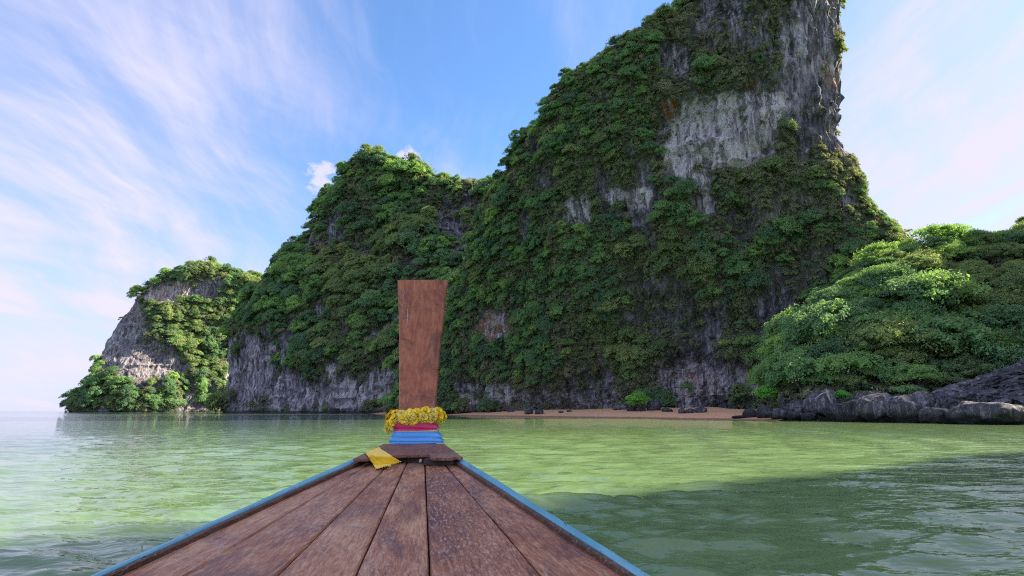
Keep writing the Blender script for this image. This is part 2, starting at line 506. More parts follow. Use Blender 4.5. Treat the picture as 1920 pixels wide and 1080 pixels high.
def make_hill(name, label, Lc, Rc, YL, YR, ztop, bf, bb, nu, nv, amp, seed, sup=2.4, zpow=1.0, flut=1.0, bare=False, zbot=-3.0, thing=None, loose=0.8, wshift=-0.06):
    """a hill lofted from horizontal sections; Lc / Rc: outline (pixel row -> pixel column), YL / YR / bf / bb: functions of height"""
    th = np.concatenate([np.linspace(-0.32, math.pi + 0.32, int(nu * 0.86), endpoint=False), np.linspace(math.pi + 0.32, 2 * math.pi - 0.32, nu - int(nu * 0.86), endpoint=False)])
    zs = zbot + (ztop - zbot) * np.linspace(0, 1, nv) ** zpow
    c_, s_ = np.cos(th), np.sin(th)
    ex = 2.0 / sup
    cu = np.sign(c_) * np.abs(c_) ** ex
    su = np.sign(s_) * np.abs(s_) ** ex
    V = np.zeros((nv, len(th), 3))
    for j, z in enumerate(zs):
        zq = max(z, 0.0)
        t_ = min(max(zq / ztop, 0), 1)
        yl, yr = YL(t_), YR(t_)
        _, pl, _ = project(np.array([0.0, yl, zq]))
        _, pr, _ = project(np.array([0.0, yr, zq]))
        xl = at_y(interp(Lc, pl), pl, yl).x
        xr = at_y(interp(Rc, pr), pr, yr).x
        cx, cy = (xl + xr) / 2, (yl + yr) / 2
        ux, uy = (xr - xl) / 2, (yr - yl) / 2
        if ux < 0.3:
            ux = 0.3
        vl = math.hypot(cx, cy)
        vx, vy = -cx / vl, -cy / vl
        d = np.where(su > 0, bf(t_), bb(t_))
        V[j, :, 0] = cx + ux * cu + vx * su * d
        V[j, :, 1] = cy + uy * cu + vy * su * d
        V[j, :, 2] = z
    P = V.reshape(-1, 3)
    # outward direction of every section
    nx = np.roll(V, -1, 1) - np.roll(V, 1, 1)
    N = np.stack([nx[..., 1], -nx[..., 0], np.zeros(nx.shape[:2])], -1)
    N /= np.maximum(np.linalg.norm(N, axis=-1, keepdims=True), 1e-6)
    N = N.reshape(-1, 3)
    cen = V.mean(1, keepdims=True)
    flip = np.sum(N.reshape(V.shape) * (V - cen), -1).mean() < 0
    if flip:
        N = -N
    a = amp
    rock, white, org = rock_mask(P, seed, loose)
    if bare:
        rock, white = np.ones(len(P)), np.full(len(P), 0.0)
    low = fbm(P * np.array([1, 1, 0.7]) / (9.0 * a), 3, seed) * 2.6 * a
    mid = fbm(P * np.array([1, 1, 0.55]) / (3.6 * a), 3, seed + 1) * 1.3 * a
    fl = np.abs(vnoise(P * np.array([1, 1, 0.16]) / (1.5 * a), seed + 2)) * 1.1 * a * flut
    fl2 = fbm(P * np.array([1, 1, 0.25]) / (0.8 * a), 2, seed + 4) * 0.6 * a * flut
    led = np.abs(vnoise(P * np.array([0.25, 0.25, 1.0]) / (2.4 * a), seed + 5)) * 0.9 * a
    disp = low * 0.8 + mid - (fl + fl2) * (0.35 + 1.5 * rock) - led * (0.7 + 1.1 * rock) - rock * 0.6 * a
    # sea-cut notch at the foot
    disp = disp - np.exp(-((P[:, 2] - 0.9) / 0.9) ** 2) * 0.9 * min(a, 1.5)
    # at the outline keep the measured edge: damp the large swing there
    edge = np.abs(np.tile(cu, nv)) ** 3
    disp = disp * (1 - 0.45 * edge)
    P2 = P + N * disp[:, None]
    P2[:, 2] += np.where(P[:, 2] > 2, fbm(P / (4.0 * a), 3, seed + 6) * 0.9 * a, 0)
    # rounded cap
    top = P2.reshape(nv, -1, 3)[-1].mean(0)
    top[2] += 0.8 * a
    nn = len(th)
    verts = np.vstack([P2, top[None]])
    quads = grid_faces(nn, nv, wrap=True)
    ti = len(P2)
    cap = np.array([[(nv - 1) * nn + i, (nv - 1) * nn + (i + 1) % nn, ti, ti] for i in range(nn)])
    faces = quads
    if flip:
        faces = faces[:, ::-1]
    me = bpy.data.meshes.new(name)
    fl_ = [tuple(f) for f in faces.tolist()] + [((c[0], c[1], c[2]) if not flip else (c[1], c[0], c[2])) for c in cap.tolist()]
    me.from_pydata(verts.tolist(), [], fl_)
    me.update()
    me.polygons.foreach_set('use_smooth', np.zeros(len(me.polygons), dtype=bool))
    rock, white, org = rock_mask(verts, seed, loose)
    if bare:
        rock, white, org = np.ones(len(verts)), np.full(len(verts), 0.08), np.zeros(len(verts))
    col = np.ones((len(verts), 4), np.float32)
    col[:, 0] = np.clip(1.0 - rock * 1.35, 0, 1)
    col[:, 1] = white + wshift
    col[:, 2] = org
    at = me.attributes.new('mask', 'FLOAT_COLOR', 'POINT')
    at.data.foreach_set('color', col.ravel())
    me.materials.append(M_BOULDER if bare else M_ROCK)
    o = link(name, me, label=label, kind=None if thing else 'structure', category=thing)
    HILLS.append((o, me, verts, rock))
    return o


lin = lambda a, b: (lambda t: a + (b - a) * t)
cur = lambda a, b, p: (lambda t: a + (b - a) * t ** p)

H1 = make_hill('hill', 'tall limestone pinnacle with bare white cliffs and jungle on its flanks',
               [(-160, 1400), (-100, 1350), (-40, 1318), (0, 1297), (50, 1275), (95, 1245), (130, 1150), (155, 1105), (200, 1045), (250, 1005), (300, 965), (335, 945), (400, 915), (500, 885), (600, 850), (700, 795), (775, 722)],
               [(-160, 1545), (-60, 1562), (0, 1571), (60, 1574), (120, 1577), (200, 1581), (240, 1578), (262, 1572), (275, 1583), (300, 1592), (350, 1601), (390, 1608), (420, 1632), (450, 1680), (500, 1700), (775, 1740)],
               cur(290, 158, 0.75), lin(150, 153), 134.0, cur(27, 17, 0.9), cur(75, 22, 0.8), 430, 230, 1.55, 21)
H2 = make_hill('hill', 'rounded jungle covered limestone dome behind the prow board',
               [(302, 690), (312, 665), (330, 642), (350, 626), (380, 608), (420, 588), (460, 570), (490, 538), (520, 505), (550, 478), (590, 455), (620, 441), (640, 436), (700, 434), (775, 425)],
               [(302, 712), (315, 745), (335, 785), (352, 810), (358, 960), (420, 1000), (775, 1010)],
               lin(470, 425), lin(330, 415), at_y(700, 304, 420).z, cur(66, 12, 1.1), cur(80, 20, 0.8), 360, 200, 2.6, 47)
H3 = make_hill('island', 'far limestone island with sunlit jungle and cream cliffs',
               [(500, 372), (506, 345), (520, 312), (540, 277), (570, 250), (600, 223), (640, 198), (680, 184), (715, 178), (735, 172), (748, 152), (760, 138), (775, 133)],
               [(500, 380), (508, 405), (519, 430), (526, 480), (545, 520), (775, 560)],
               lin(590, 660), lin(790, 690), at_y(376, 502, 672).z, cur(75, 16, 0.9), cur(75, 20, 0.8), 300, 150, 3.0, 83, flut=0.4, wshift=-0.04)
H4 = make_hill('hill', 'low wooded hillside above the shore boulders',
               [(484, 1715), (496, 1682), (520, 1645), (560, 1595), (620, 1540), (685, 1500), (720, 1478), (775, 1470)],
               [(476, 2080), (500, 2150), (600, 2230), (775, 2260)],
               lin(128, 130), lin(115, 132), at_y(1800, 486, 130).z, cur(40, 9, 1.0), cur(60, 20, 0.8), 260, 90, 1.7, 105, flut=0.4, loose=0.0)
H5 = make_hill('hill', 'dark wooded ridge end rising at the picture edge behind the hillside',
               [(425, 1990), (436, 1940), (450, 1905), (470, 1885), (775, 1870)],
               [(425, 2160), (465, 2240), (775, 2260)],
               lin(262, 262), lin(250, 262), at_y(2060, 425, 262).z, cur(45, 16, 1.0), cur(50, 20, 1.0), 90, 60, 2.0, 131)


def shade_tower(name, label, cx, cy, r, h, seed):
    """unseen karst tower, added outside the picture to shade the hillside and outcrop"""
    nu, nv = 110, 70
    th = np.linspace(0, 2 * math.pi, nu, endpoint=False)
    V = np.zeros((nv, nu, 3))
    for j in range(nv):
        t_ = j / (nv - 1)
        rr = r * (1.04 - 0.10 * t_) * (1 - max(0, (t_ - 0.8) / 0.2) ** 2 * 0.8)
        V[j, :, 0] = cx + rr * np.cos(th)
        V[j, :, 1] = cy + rr * np.sin(th)
        V[j, :, 2] = -3 + (h + 3) * t_
    P = V.reshape(-1, 3)
    N = np.stack([np.tile(np.cos(th), nv), np.tile(np.sin(th), nv), np.zeros(nu * nv)], 1)
    P = P + N * (fbm(P / 22.0, 4, seed) * 5 - np.abs(vnoise(P * np.array([1, 1, .2]) / 3, seed + 1)) * 2)[:, None]
    verts = np.vstack([P, [[cx, cy, h + 2]]])
    fl = [tuple(f) for f in grid_faces(nu, nv, wrap=True).tolist()] + [((nv - 1) * nu + i, (nv - 1) * nu + (i + 1) % nu, nu * nv) for i in range(nu)]
    me = bpy.data.meshes.new(name)
    me.from_pydata(verts.tolist(), [], fl)
    me.update()
    col = np.ones((len(verts), 4), np.float32)
    rk = np.clip(fbm(verts / 18.0, 4, seed + 5) * 2.5 + 0.3, 0, 1)
    col[:, 0] = 1 - rk
    col[:, 1] = 0.35
    col[:, 2] = 0
    me.attributes.new('mask', 'FLOAT_COLOR', 'POINT').data.foreach_set('color', col.ravel())
    me.materials.append(M_ROCK)
    o = link(name, me, label=label, kind='structure')
    HILLS.append((o, me, verts, rk))
    return o


H7 = shade_tower('hill', 'wooded limestone tower beyond the hillside to the side of the bay', 204, 138, 40, 103, 161)  # added out of view to shade the lower hillside and the outcrop


def spur_hill(name, label, crest, width, seed):
    """a long spur whose crest climbs away from the water; it shades the boat and the near water"""
    nu, nv = 120, 41
    cx = np.linspace(0, 1, len(crest))
    u = np.linspace(0, 1, nu)
    cr = np.stack([np.interp(u, cx, [c[k] for c in crest]) for k in range(3)], 1)
    V = np.zeros((nu, nv, 3))
    for i in range(nu):
        w_ = 3 + cr[i, 2] * 0.5
        for j in range(nv):
            f = j / (nv - 1) * 2 - 1
            side = 2.5 + cr[i, 2] * 0.10 if f > 0 else w_ * width
            V[i, j] = (cr[i, 0], cr[i, 1] + f * side, (cr[i, 2] + 4) * (1 - abs(f) ** 1.25) - 4)
    P = V.reshape(-1, 3)
    P = P + np.stack([fbm(P / 9, 3, seed), fbm(P / 9 + 9, 3, seed), fbm(P / 7 + 5, 3, seed)], 1) * np.array([1.5, 1.5, 1.2])
    fl = [tuple(f) for f in grid_faces(nv, nu).tolist()]
    me = bpy.data.meshes.new(name)
    me.from_pydata(P.tolist(), [], fl)
    me.update()
    col = np.ones((len(P), 4), np.float32)
    rk = np.clip(fbm(P / 18.0, 4, seed + 5) * 2.5 + 0.2, 0, 1)
    col[:, 0], col[:, 1], col[:, 2] = 1 - rk, 0.3, 0
    me.attributes.new('mask', 'FLOAT_COLOR', 'POINT').data.foreach_set('color', col.ravel())
    me.materials.append(M_ROCK)
    o = link(name, me, label=label, kind='structure')
    HILLS.append((o, me, P, rk))
    return o


# the crest's shadow runs over the water from beside the bow to the picture edge
def crest_point(sx_, sy_, z):
    k = z / math.tan(SUN_EL)
    return (sx_ + math.sin(SUN_AZ) * k, sy_ + math.cos(SUN_AZ) * k, z)


H6 = spur_hill('hill', 'wooded limestone spur beside the bay to the side of the boat',
               [crest_point(65, 51, 2), crest_point(44, 38, 26), crest_point(22, 24.5, 55), crest_point(0.5, 11.2, 85), crest_point(-14, 3, 107), crest_point(-30, -5, 124)], 2.2, 151)
OUT = make_hill('rock_outcrop', 'big grey limestone outcrop undercut by the sea at the picture edge', [(668, 1935), (680, 1905), (690, 1890), (700, 1860), (708, 1822), (720, 1788), (734, 1748), (750, 1728), (785, 1722)],
                [(660, 2080), (785, 2120)], lin(84, 86), lin(74, 84), at_y(1930, 672, 84).z, cur(9.5, 4, 1.2), cur(16, 8, 1.0), 170, 70, 0.62, 171, flut=1.0, bare=True, thing='rock')

# ------------------------------------------------------------------ the beach
M_SAND, t, b, o = material('beach_sand')
co = t.new('ShaderNodeTexCoord').outputs['Object']
sx = t.new('ShaderNodeSeparateXYZ')
t.l.new(co, sx.inputs[0])
dry = t.ramp(t.noise(co, 0.6, 6, 0.6), [(0.3, (0.58, 0.34, 0.19)), (0.7, (0.74, 0.47, 0.28))])
wetf = t.smooth(t.math('ADD', sx.outputs[2], t.math('MULTIPLY', t.noise(co, 0.15, 3), 0.25)), 0.42, 0.18)
t.l.new(t.mix(wetf, dry, (0.30, 0.17, 0.10, 1)), b.inputs['Base Color'])
b.inputs['Roughness'].default_value = 0.85


def ground_hit(px, py):
    d = pix_dir(px, py)
    return EYE + d * (-CAM_Z / d.z)


EYE = Vector((0, 0, CAM_Z))
shore = [ground_hit(px, py) for px, py in ((690, 775.6), (735, 776.3), (790, 777.4), (850, 778.6), (950, 780.2), (1030, 781.2), (1100, 782.2), (1180, 783.2), (1250, 784.4), (1330, 785.8), (1400, 787.2), (1460, 788.4))]
BV, nb = [], 14
for i in range(len(shore) * 4 - 3):
    k, f = divmod(i, 4)
    p = shore[k].lerp(shore[min(k + 1, len(shore) - 1)], f / 4)
    for j in range(nb):
        u = j / (nb - 1)
        q = p + Vector((0.80, 0.60, 0)) * (u * 34 - 3)
        w_ = vnoise(np.array([[q.x * 0.12, q.y * 0.12, 0]]), 5)[0]
        q.z = -0.35 + 0.118 * (u * 34) * (1 - 0.35 * u) * (1 + 0.12 * w_) + 0.05 * w_
        BV.append(q)
BF = grid_faces(nb, len(BV) // nb)
beach_me = mesh_np('beach', np.array([tuple(v) for v in BV]), BF, [M_SAND], smooth=True)
beach = link('beach', beach_me, label='narrow strip of orange sand at the cliff foot', kind='structure')
BEACH = BVHTree.FromPolygons([tuple(v) for v in BV], BF.tolist())

# ------------------------------------------------------------------ vegetation
def crown_mesh(name, seed, mat, clumps, per, leaf, flat=0.8, spread=1.0, ragged=0.3, droop=0.0, hole=0.0, csize=1.0):
    """a crown of leaf-sized faces in uneven clumps; crown radius about 1, trunk foot at the origin"""
    g = np.random.default_rng(seed)
    cents, rads = [], []
    for i in range(clumps):
        a = g.uniform(0, 2 * math.pi)
        h = g.uniform(-0.25, 1.0)
        rr = math.sqrt(max(0.0, 1 - max(h, 0) ** 2)) * g.uniform(0.25, 0.85) * spread
        cents.append((rr * math.cos(a), rr * math.sin(a), 0.95 + h * 0.62 * flat - droop * rr * 0.6))
        rads.append(g.uniform(0.18, 0.40) * csize * (1 + ragged * g.normal() * 0.5))
    cents = np.array(cents)
    rads = np.abs(np.array(rads)) + 0.08
    ci = np.repeat(np.arange(clumps), per)
    n = len(ci)
    d = g.normal(size=(n, 3))
    d /= np.linalg.norm(d, axis=1, keepdims=True)
    d[:, 2] = np.where(d[:, 2] < -0.35, -d[:, 2] * 0.6, d[:, 2])
    rad = rads[ci] * (0.55 + 0.5 * g.random(n) ** 0.6)
    p = cents[ci] + d * rad[:, None] * np.array([1.15, 1.15, 0.78])
    if hole > 0:
        keep = fbm(p * 2.2, 2, seed) > (hole - 0.5)
        p, d, ci = p[keep], d[keep], ci[keep]
        n = len(p)
    nor = d * 0.8 + np.array([0, 0, 0.55]) + g.normal(size=(n, 3)) * 0.55
    nor /= np.linalg.norm(nor, axis=1, keepdims=True)
    t1 = np.cross(nor, g.normal(size=(n, 3)))
    t1 /= np.linalg.norm(t1, axis=1, keepdims=True)
    t2 = np.cross(nor, t1)
    L = leaf * g.uniform(0.6, 1.45, n)[:, None]
    w = L * g.uniform(0.38, 0.62, n)[:, None]
    v = np.stack([p - t1 * L, p - t2 * w + nor * w * 0.25, p + t1 * L - nor * L * 0.25, p + t2 * w + nor * w * 0.25], 1).reshape(-1, 3)
    f = np.arange(4 * n).reshape(n, 4)
    me = mesh_np(name, v, f, [mat])
    clv = g.random(clumps)
    c = np.ones((n, 4), np.float32)
    c[:, 0] = np.clip(0.55 * clv[ci] + 0.45 * g.random(n), 0, 1)
    c[:, 1] = np.clip(0.5 * g.random(clumps)[ci] + 0.5 * g.random(n), 0, 1)
    me.attributes.new('leaf', 'FLOAT_COLOR', 'FACE').data.foreach_set('color', c.ravel())
    return me


def tube(path, radii, k=6):
    """vertices and faces of a tapered tube through the points"""
    V, Fc = [], []
    path = [Vector(p) for p in path]
    for i, p in enumerate(path):
        d = (path[min(i + 1, len(path) - 1)] - path[max(i - 1, 0)]).normalized()
        a = d.orthogonal().normalized()
        b_ = d.cross(a)
        for j in range(k):
            an = 2 * math.pi * j / k
            V.append(p + (a * math.cos(an) + b_ * math.sin(an)) * radii[i])
    for i in range(len(path) - 1):
        for j in range(k):
            Fc.append((i * k + j, i * k + (j + 1) % k, (i + 1) * k + (j + 1) % k, (i + 1) * k + j))
    return V, Fc


def trunk_mesh(name, seed, limbs=5, height=0.8):
    g = random.Random(seed)
    V, Fc = tube([(0, 0, -0.35), (g.uniform(-.03, .03), g.uniform(-.03, .03), 0.25), (g.uniform(-.08, .08), g.uniform(-.08, .08), height)], [0.075, 0.055, 0.03])
    for i in range(limbs):
        a = 2 * math.pi * (i + g.random()) / limbs
        z0 = g.uniform(0.25, 0.6) * height
        r = g.uniform(0.45, 0.8)
        v, f = tube([(0, 0, z0), (r * 0.45 * math.cos(a), r * 0.45 * math.sin(a), z0 + 0.28), (r * math.cos(a), r * math.sin(a), z0 + g.uniform(0.4, 0.75))], [0.034, 0.022, 0.008], 5)
        n = len(V)
        V += v
        Fc += [tuple(q + n for q in ff) for ff in f]
    return mesh_py(name, V, Fc, [M_BARK], smooth=True)


CROWNS = [crown_mesh('crown_%d' % i, 200 + i, M_LEAF if i < 4 else M_OLIVE, 40, 105, 0.062, flat=[0.9, 0.6, 1.3, 0.75, 1.1, 0.55][i], spread=1.12, ragged=0.8, hole=0.26, csize=0.74) for i in range(6)]
CROWNS += [crown_mesh('crown_%d' % i, 220 + i, [M_LEAF, M_OLIVE, M_LEAF][i - 6], 62, 120, 0.044, flat=[0.5, 0.62, 0.8][i - 6], spread=1.2, ragged=0.9, hole=0.30, csize=0.60) for i in (6, 7, 8)]
SCRUBS = [crown_mesh('scrub_%d' % i, 300 + i, M_SCRUB, 17, 110, 0.082, flat=[0.6, 0.5, 0.8, 0.7][i], spread=1.15, ragged=0.8, droop=[0.0, 0.7, 0.9, 0.3][i], hole=0.34) for i in range(4)]
SPARSE = [crown_mesh('sparse_%d' % i, 340 + i, M_SCRUB, 10, 60, 0.07, flat=1.0, ragged=0.7, hole=0.42) for i in range(2)]
BRIGHT = crown_mesh('bright_crown', 360, M_BRIGHT, 34, 120, 0.072, flat=0.95, ragged=0.35)
TRUNKS = [trunk_mesh('trunk_%d' % i, 400 + i) for i in range(4)]

bv, bfc, off = [], [], 0
for o, me, verts, rk in HILLS:
    bv.append(verts)
    me.calc_loop_triangles()
    tri = np.zeros(len(me.loop_triangles) * 3, np.int32)
    me.loop_triangles.foreach_get('vertices', tri)
    bfc.append(tri.reshape(-1, 3) + off)
    off += len(verts)
ALLV = np.vstack(bv)
BVH = BVHTree.FromPolygons(ALLV.tolist(), np.vstack(bfc).tolist())
EYE = Vector((0, 0, CAM_Z))


def sample_hill(idx, spacing, count, seed, size, side=-0.30, zmin=2.2):
    """points spread over a hill's visible side, thinned to a spacing; returns (pos, normal, rockiness, radius)"""
    o, me, verts, rk = HILLS[idx]
    g = np.random.default_rng(seed)
    tri = np.zeros(len(me.loop_triangles) * 3, np.int32)
    me.loop_triangles.foreach_get('vertices', tri)
    tri = tri.reshape(-1, 3)
    a, b_, c_ = verts[tri[:, 0]], verts[tri[:, 1]], verts[tri[:, 2]]
    cr = np.cross(b_ - a, c_ - a)
    ar = np.linalg.norm(cr, axis=1)
    nn = cr / np.maximum(ar[:, None], 1e-9)
    mid = (a + b_ + c_) / 3
    view = -(mid - np.array(EYE))
    view /= np.linalg.norm(view, axis=1, keepdims=True)
    px, py, dep = project(mid)
    ok = (np.sum(nn * view, 1) > side) & (mid[:, 2] > zmin) & (px > -150) & (px < 2080) & (py > -330)
    pr = np.where(ok, ar, 0)
    pr /= pr.sum()
    ch = g.choice(len(tri), count, p=pr)
    r1, r2 = np.sqrt(g.random(count)), g.random(count)
    P = a[ch] * (1 - r1)[:, None] + b_[ch] * (r1 * (1 - r2))[:, None] + c_[ch] * (r1 * r2)[:, None]
    rock = (rk[tri].mean(1))[ch]
    rad = size * np.clip(np.exp(g.normal(0, 0.40, count)) * 0.95, 0.45, 1.7)
    cellw = spacing * size
    seen, res = {}, []
    for i in range(count):
        key = (int(P[i, 0] // cellw), int(P[i, 1] // cellw), int(P[i, 2] // cellw))
        bad = False
        for dx in (-1, 0, 1):
            for dy in (-1, 0, 1):
                for dz in (-1, 0, 1):
                    for q in seen.get((key[0] + dx, key[1] + dy, key[2] + dz), ()):
                        if (q[0] - P[i, 0]) ** 2 + (q[1] - P[i, 1]) ** 2 + (q[2] - P[i, 2]) ** 2 < cellw * cellw:
                            bad = True
                            break
                    if bad: break
                if bad: break
            if bad: break
        if bad:
            continue
        seen.setdefault(key, []).append(P[i])
        res.append((P[i], nn[ch[i]], rock[i], rad[i]))
    return res


gv = np.random.default_rng(77)
TREES, SCRUB = [], []           # (position, rotation, scale, variant, hill)
# hill index: (tree radius, spacing, tries, scrub radius, spacing, tries, tree leaning)
PLAN = {0: (1.9, 1.0, 42000, 1.15, 0.85, 60000), 1: (4.0, 0.95, 18000, 2.1, 0.88, 24000), 2: (4.6, 0.92, 15000, 2.6, 0.95, 15000),
        3: (2.3, 0.80, 14000, 1.0, 1.2, 5000), 4: (3.8, 0.95, 1500, 2.0, 1.2, 800)}
for hi, (r, sp, nt, r2, sp2, ns) in PLAN.items():
    for P, N, rock, rad in sample_hill(hi, sp, nt, 500 + hi, r, zmin=4.2 if hi == 3 else 2.2):
        steep = 1 - max(N[2], 0)
        if gv.random() < min(1.0, rock * 2.4):
            continue
        pxx, pyy, _d = project(P)
        if hi == 0 and pyy < 330 and pxx > 1240 and gv.random() < 0.72:
            continue
        wild = fbm((P * 0.03)[None], 3, 640 + hi)[0]
        if hi == 0 and gv.random() < 0.25 + 0.5 * wild:
            continue
        scl = rad * (1.0 + 0.5 * wild) * (1.0 - 0.35 * rock)
        if hi == 3:
            scl *= 1.35 if gv.random() < 0.15 else gv.uniform(0.6, 1.0)
        if hi == 0 and pxx > 1555 and pyy < 470:
            scl = min(scl, 1.5)
        tilt = 0.42 * math.acos(max(-1, min(1, N[2])))
        az = math.atan2(N[1], N[0])
        rot = (Matrix.Rotation(tilt, 3, Vector((-math.sin(az), math.cos(az), 0))) @ Matrix.Rotation(gv.uniform(0, 6.28), 3, 'Z')).to_euler()
        tone_ = fbm((P * (0.02 if hi in (1, 2) else 0.045))[None], 2, 655)[0] + gv.normal(0, 0.12)
        TREES.append((Vector(P), rot, scl, (int(gv.choice([6, 8])) if tone_ < 0.2 else 7) if hi == 3 else int(gv.integers(0, 4)) if tone_ < 0.17 else int(gv.integers(4, 6)), hi))
    for P, N, rock, rad in sample_hill(hi, sp2, ns, 800 + hi, r2, zmin=3.2 if hi == 3 else 1.6):
        if gv.random() < min(1, rock * 1.25) * 0.985:
            continue
        rad *= 1.0 - 0.4 * rock
        tilt = 0.55 * math.acos(max(-1, min(1, N[2])))
        az = math.atan2(N[1], N[0])
        rot = (Matrix.Rotation(tilt, 3, Vector((-math.sin(az), math.cos(az), 0))) @ Matrix.Rotation(gv.uniform(0, 6.28), 3, 'Z')).to_euler()
        SCRUB.append((Vector(P) - Vector(N) * rad * 0.3, rot, rad, int(gv.integers(0, 4)), hi))

# the trees that show largest become things of their own
rank = []
for i, (P, rot, s, v, hi) in enumerate(TREES):
    c = P + rot.to_matrix() @ Vector((0, 0, s))
    px, py, dep = project(np.array(c))
    if not (0 < px < 1920 and 0 < py < 790):
        continue
    d = EYE - c
    hit = BVH.ray_cast(c + d.normalized() * s * 0.3, d.normalized(), d.length - 2)
    if hit[0] is None:
        rank.append((s / dep, i, float(px), float(py)))
rank.sort(reverse=True)
single = {i: (px, py) for _, i, px, py in rank[:286]}


def tree_words(hi, px, py, s):
    """what tells a tree's stretch of forest apart, and the group it belongs to"""
    if hi == 3:
        where = ['above the sand end of the boulders', 'above the pale triangular boulder', 'above the blocky boulders', 'above the tip of the big outcrop', 'above the middle of the big outcrop'][int(np.searchsorted([1510, 1590, 1690, 1800], px))]
        row = ['crest tree', 'tree just under the crest', 'tree midway up the hillside', 'tree low on the hillside'][int(np.searchsorted([500, 570, 650], py))]
    elif hi == 0:
        where = ['next to the prow board', 'above the empty sand', 'above the round beach bush', 'above the streaked beach cliff', 'beside the wooded hillside'][int(np.searchsorted([1000, 1140, 1250, 1420], px))]
        row = ['tree on the upper pinnacle', 'tree on the pinnacle shoulder', 'tree midway on the pinnacle slope', 'tree low on the pinnacle slope', 'tree at the cliff foot'][int(np.searchsorted([160, 330, 500, 680], py))]
    elif hi == 1:
        where = ['on its seaward flank', 'on its middle', 'behind the prow board', 'towards the pinnacle'][int(np.searchsorted([560, 700, 830], px))]
        row = ['tree near the top of the rounded dome', 'tree halfway down the rounded dome', 'tree low on the rounded dome'][int(np.searchsorted([420, 600], py))]
    elif hi == 2:
        where, row = 'by the open sea', 'tree on the far sunlit island'
    else:
        where, row = 'at the picture edge', 'tree on the dark ridge'
    return row + ' ' + where, 'trees: ' + row + ' ' + where


def plant(name, P, rot, s, crown, trunk, label, category='tree', group=None):
    e = bpy.data.objects.new(name, None)
    C.objects.link(e)
    e.empty_display_size = 0.5
    e.location, e.rotation_euler, e.scale = P, rot, (s, s, s)
    e['label'], e['category'] = label, category
    if group:
        e['group'] = group
    link('trunk', trunk, e)
    link('crown', crown, e)
    return e


cells = {}
for i, (px, py) in single.items():
    cells.setdefault((TREES[i][4],) + tree_words(TREES[i][4], px, py, TREES[i][2]), []).append((i, px, py))
for (hi, lab, grp), members in cells.items():
    # stretches of a dozen trees, told apart by landmarks, and inside them by what can be seen
    todo = sorted(members, key=lambda q: q[1])
    words = {}
    def take(i_, w_):
        words[i_] = w_
        todo[:] = [q for q in todo if q[0] != i_]
    big = max(todo, key=lambda q: TREES[q[0]][2])
    take(big[0], 'largest ' + lab)
    for key, w_ in ((lambda q: q[2], 'topmost '), (lambda q: -q[2], 'lowest '), (lambda q: q[1], 'leftmost '), (lambda q: -q[1], 'rightmost ')):
        if todo:
            take(min(todo, key=key)[0], w_ + lab)
    if todo:
        take(min(todo, key=lambda q: TREES[q[0]][2])[0], 'smallest ' + lab)
    names_ = 'second third fourth fifth sixth seventh eighth ninth tenth eleventh twelfth thirteenth fourteenth fifteenth sixteenth seventeenth eighteenth nineteenth twentieth'.split()
    for q, w_ in zip(list(todo), names_):
        words[q[0]] = w_ + ' from the left, ' + lab
    for i, px, py in members:
        P, rot, s, v, hi_ = TREES[i]
        plant('jungle_tree', P, rot, s, CROWNS[v], TRUNKS[v % 4], words.get(i, lab), 'tree', grp)


def scatter(name, label, category, items, meshes):
    """one object for the growth nobody could count: points that carry the plants"""
    me = bpy.data.meshes.new(name)
    me.from_pydata([tuple(p[0]) for p in items], [], [])
    a = me.attributes.new('turn', 'FLOAT_VECTOR', 'POINT')
    a.data.foreach_set('vector', np.array([tuple(p[1]) for p in items], np.float32).ravel())
    a = me.attributes.new('size', 'FLOAT', 'POINT')
    a.data.foreach_set('value', np.array([p[2] for p in items], np.float32))
    a = me.attributes.new('sort', 'INT', 'POINT')
    a.data.foreach_set('value', np.array([p[3] for p in items], np.int32))
    o = link(name, me, label=label, category=category, kind='stuff')
    ng = bpy.data.node_groups.new(name, 'GeometryNodeTree')
    ng.interface.new_socket('Geometry', in_out='INPUT', socket_type='NodeSocketGeometry')
    ng.interface.new_socket('Geometry', in_out='OUTPUT', socket_type='NodeSocketGeometry')
    gi, go = ng.nodes.new('NodeGroupInput'), ng.nodes.new('NodeGroupOutput')
    jn = ng.nodes.new('GeometryNodeJoinGeometry')
    def attr(n, ty):
        nd = ng.nodes.new('GeometryNodeInputNamedAttribute')
        nd.data_type = ty
        nd.inputs[0].default_value = n
        return nd.outputs[0]
    turn, size, sort = attr('turn', 'FLOAT_VECTOR'), attr('size', 'FLOAT'), attr('sort', 'INT')
    e2r = ng.nodes.new('FunctionNodeEulerToRotation')
    ng.links.new(turn, e2r.inputs[0])
    for k, src in enumerate(meshes):
        cmp_ = ng.nodes.new('FunctionNodeCompare')
        cmp_.data_type, cmp_.operation = 'INT', 'EQUAL'
        ng.links.new(sort, cmp_.inputs[2])
        cmp_.inputs[3].default_value = k
        oi = ng.nodes.new('GeometryNodeObjectInfo')
        oi.transform_space = 'ORIGINAL'
        oi.inputs['Object'].default_value = src
        oi.inputs['As Instance'].default_value = True
        iop = ng.nodes.new('GeometryNodeInstanceOnPoints')
        ng.links.new(gi.outputs[0], iop.inputs['Points'])
        ng.links.new(cmp_.outputs[0], iop.inputs['Selection'])
        ng.links.new(oi.outputs['Geometry'], iop.inputs['Instance'])
        ng.links.new(e2r.outputs[0], iop.inputs['Rotation'])
        ng.links.new(size, iop.inputs['Scale'])
        ng.links.new(iop.outputs[0], jn.inputs[0])
    ng.links.new(jn.outputs[0], go.inputs[0])
    md = o.modifiers.new('plants', 'NODES')
    md.node_group = ng
    return o


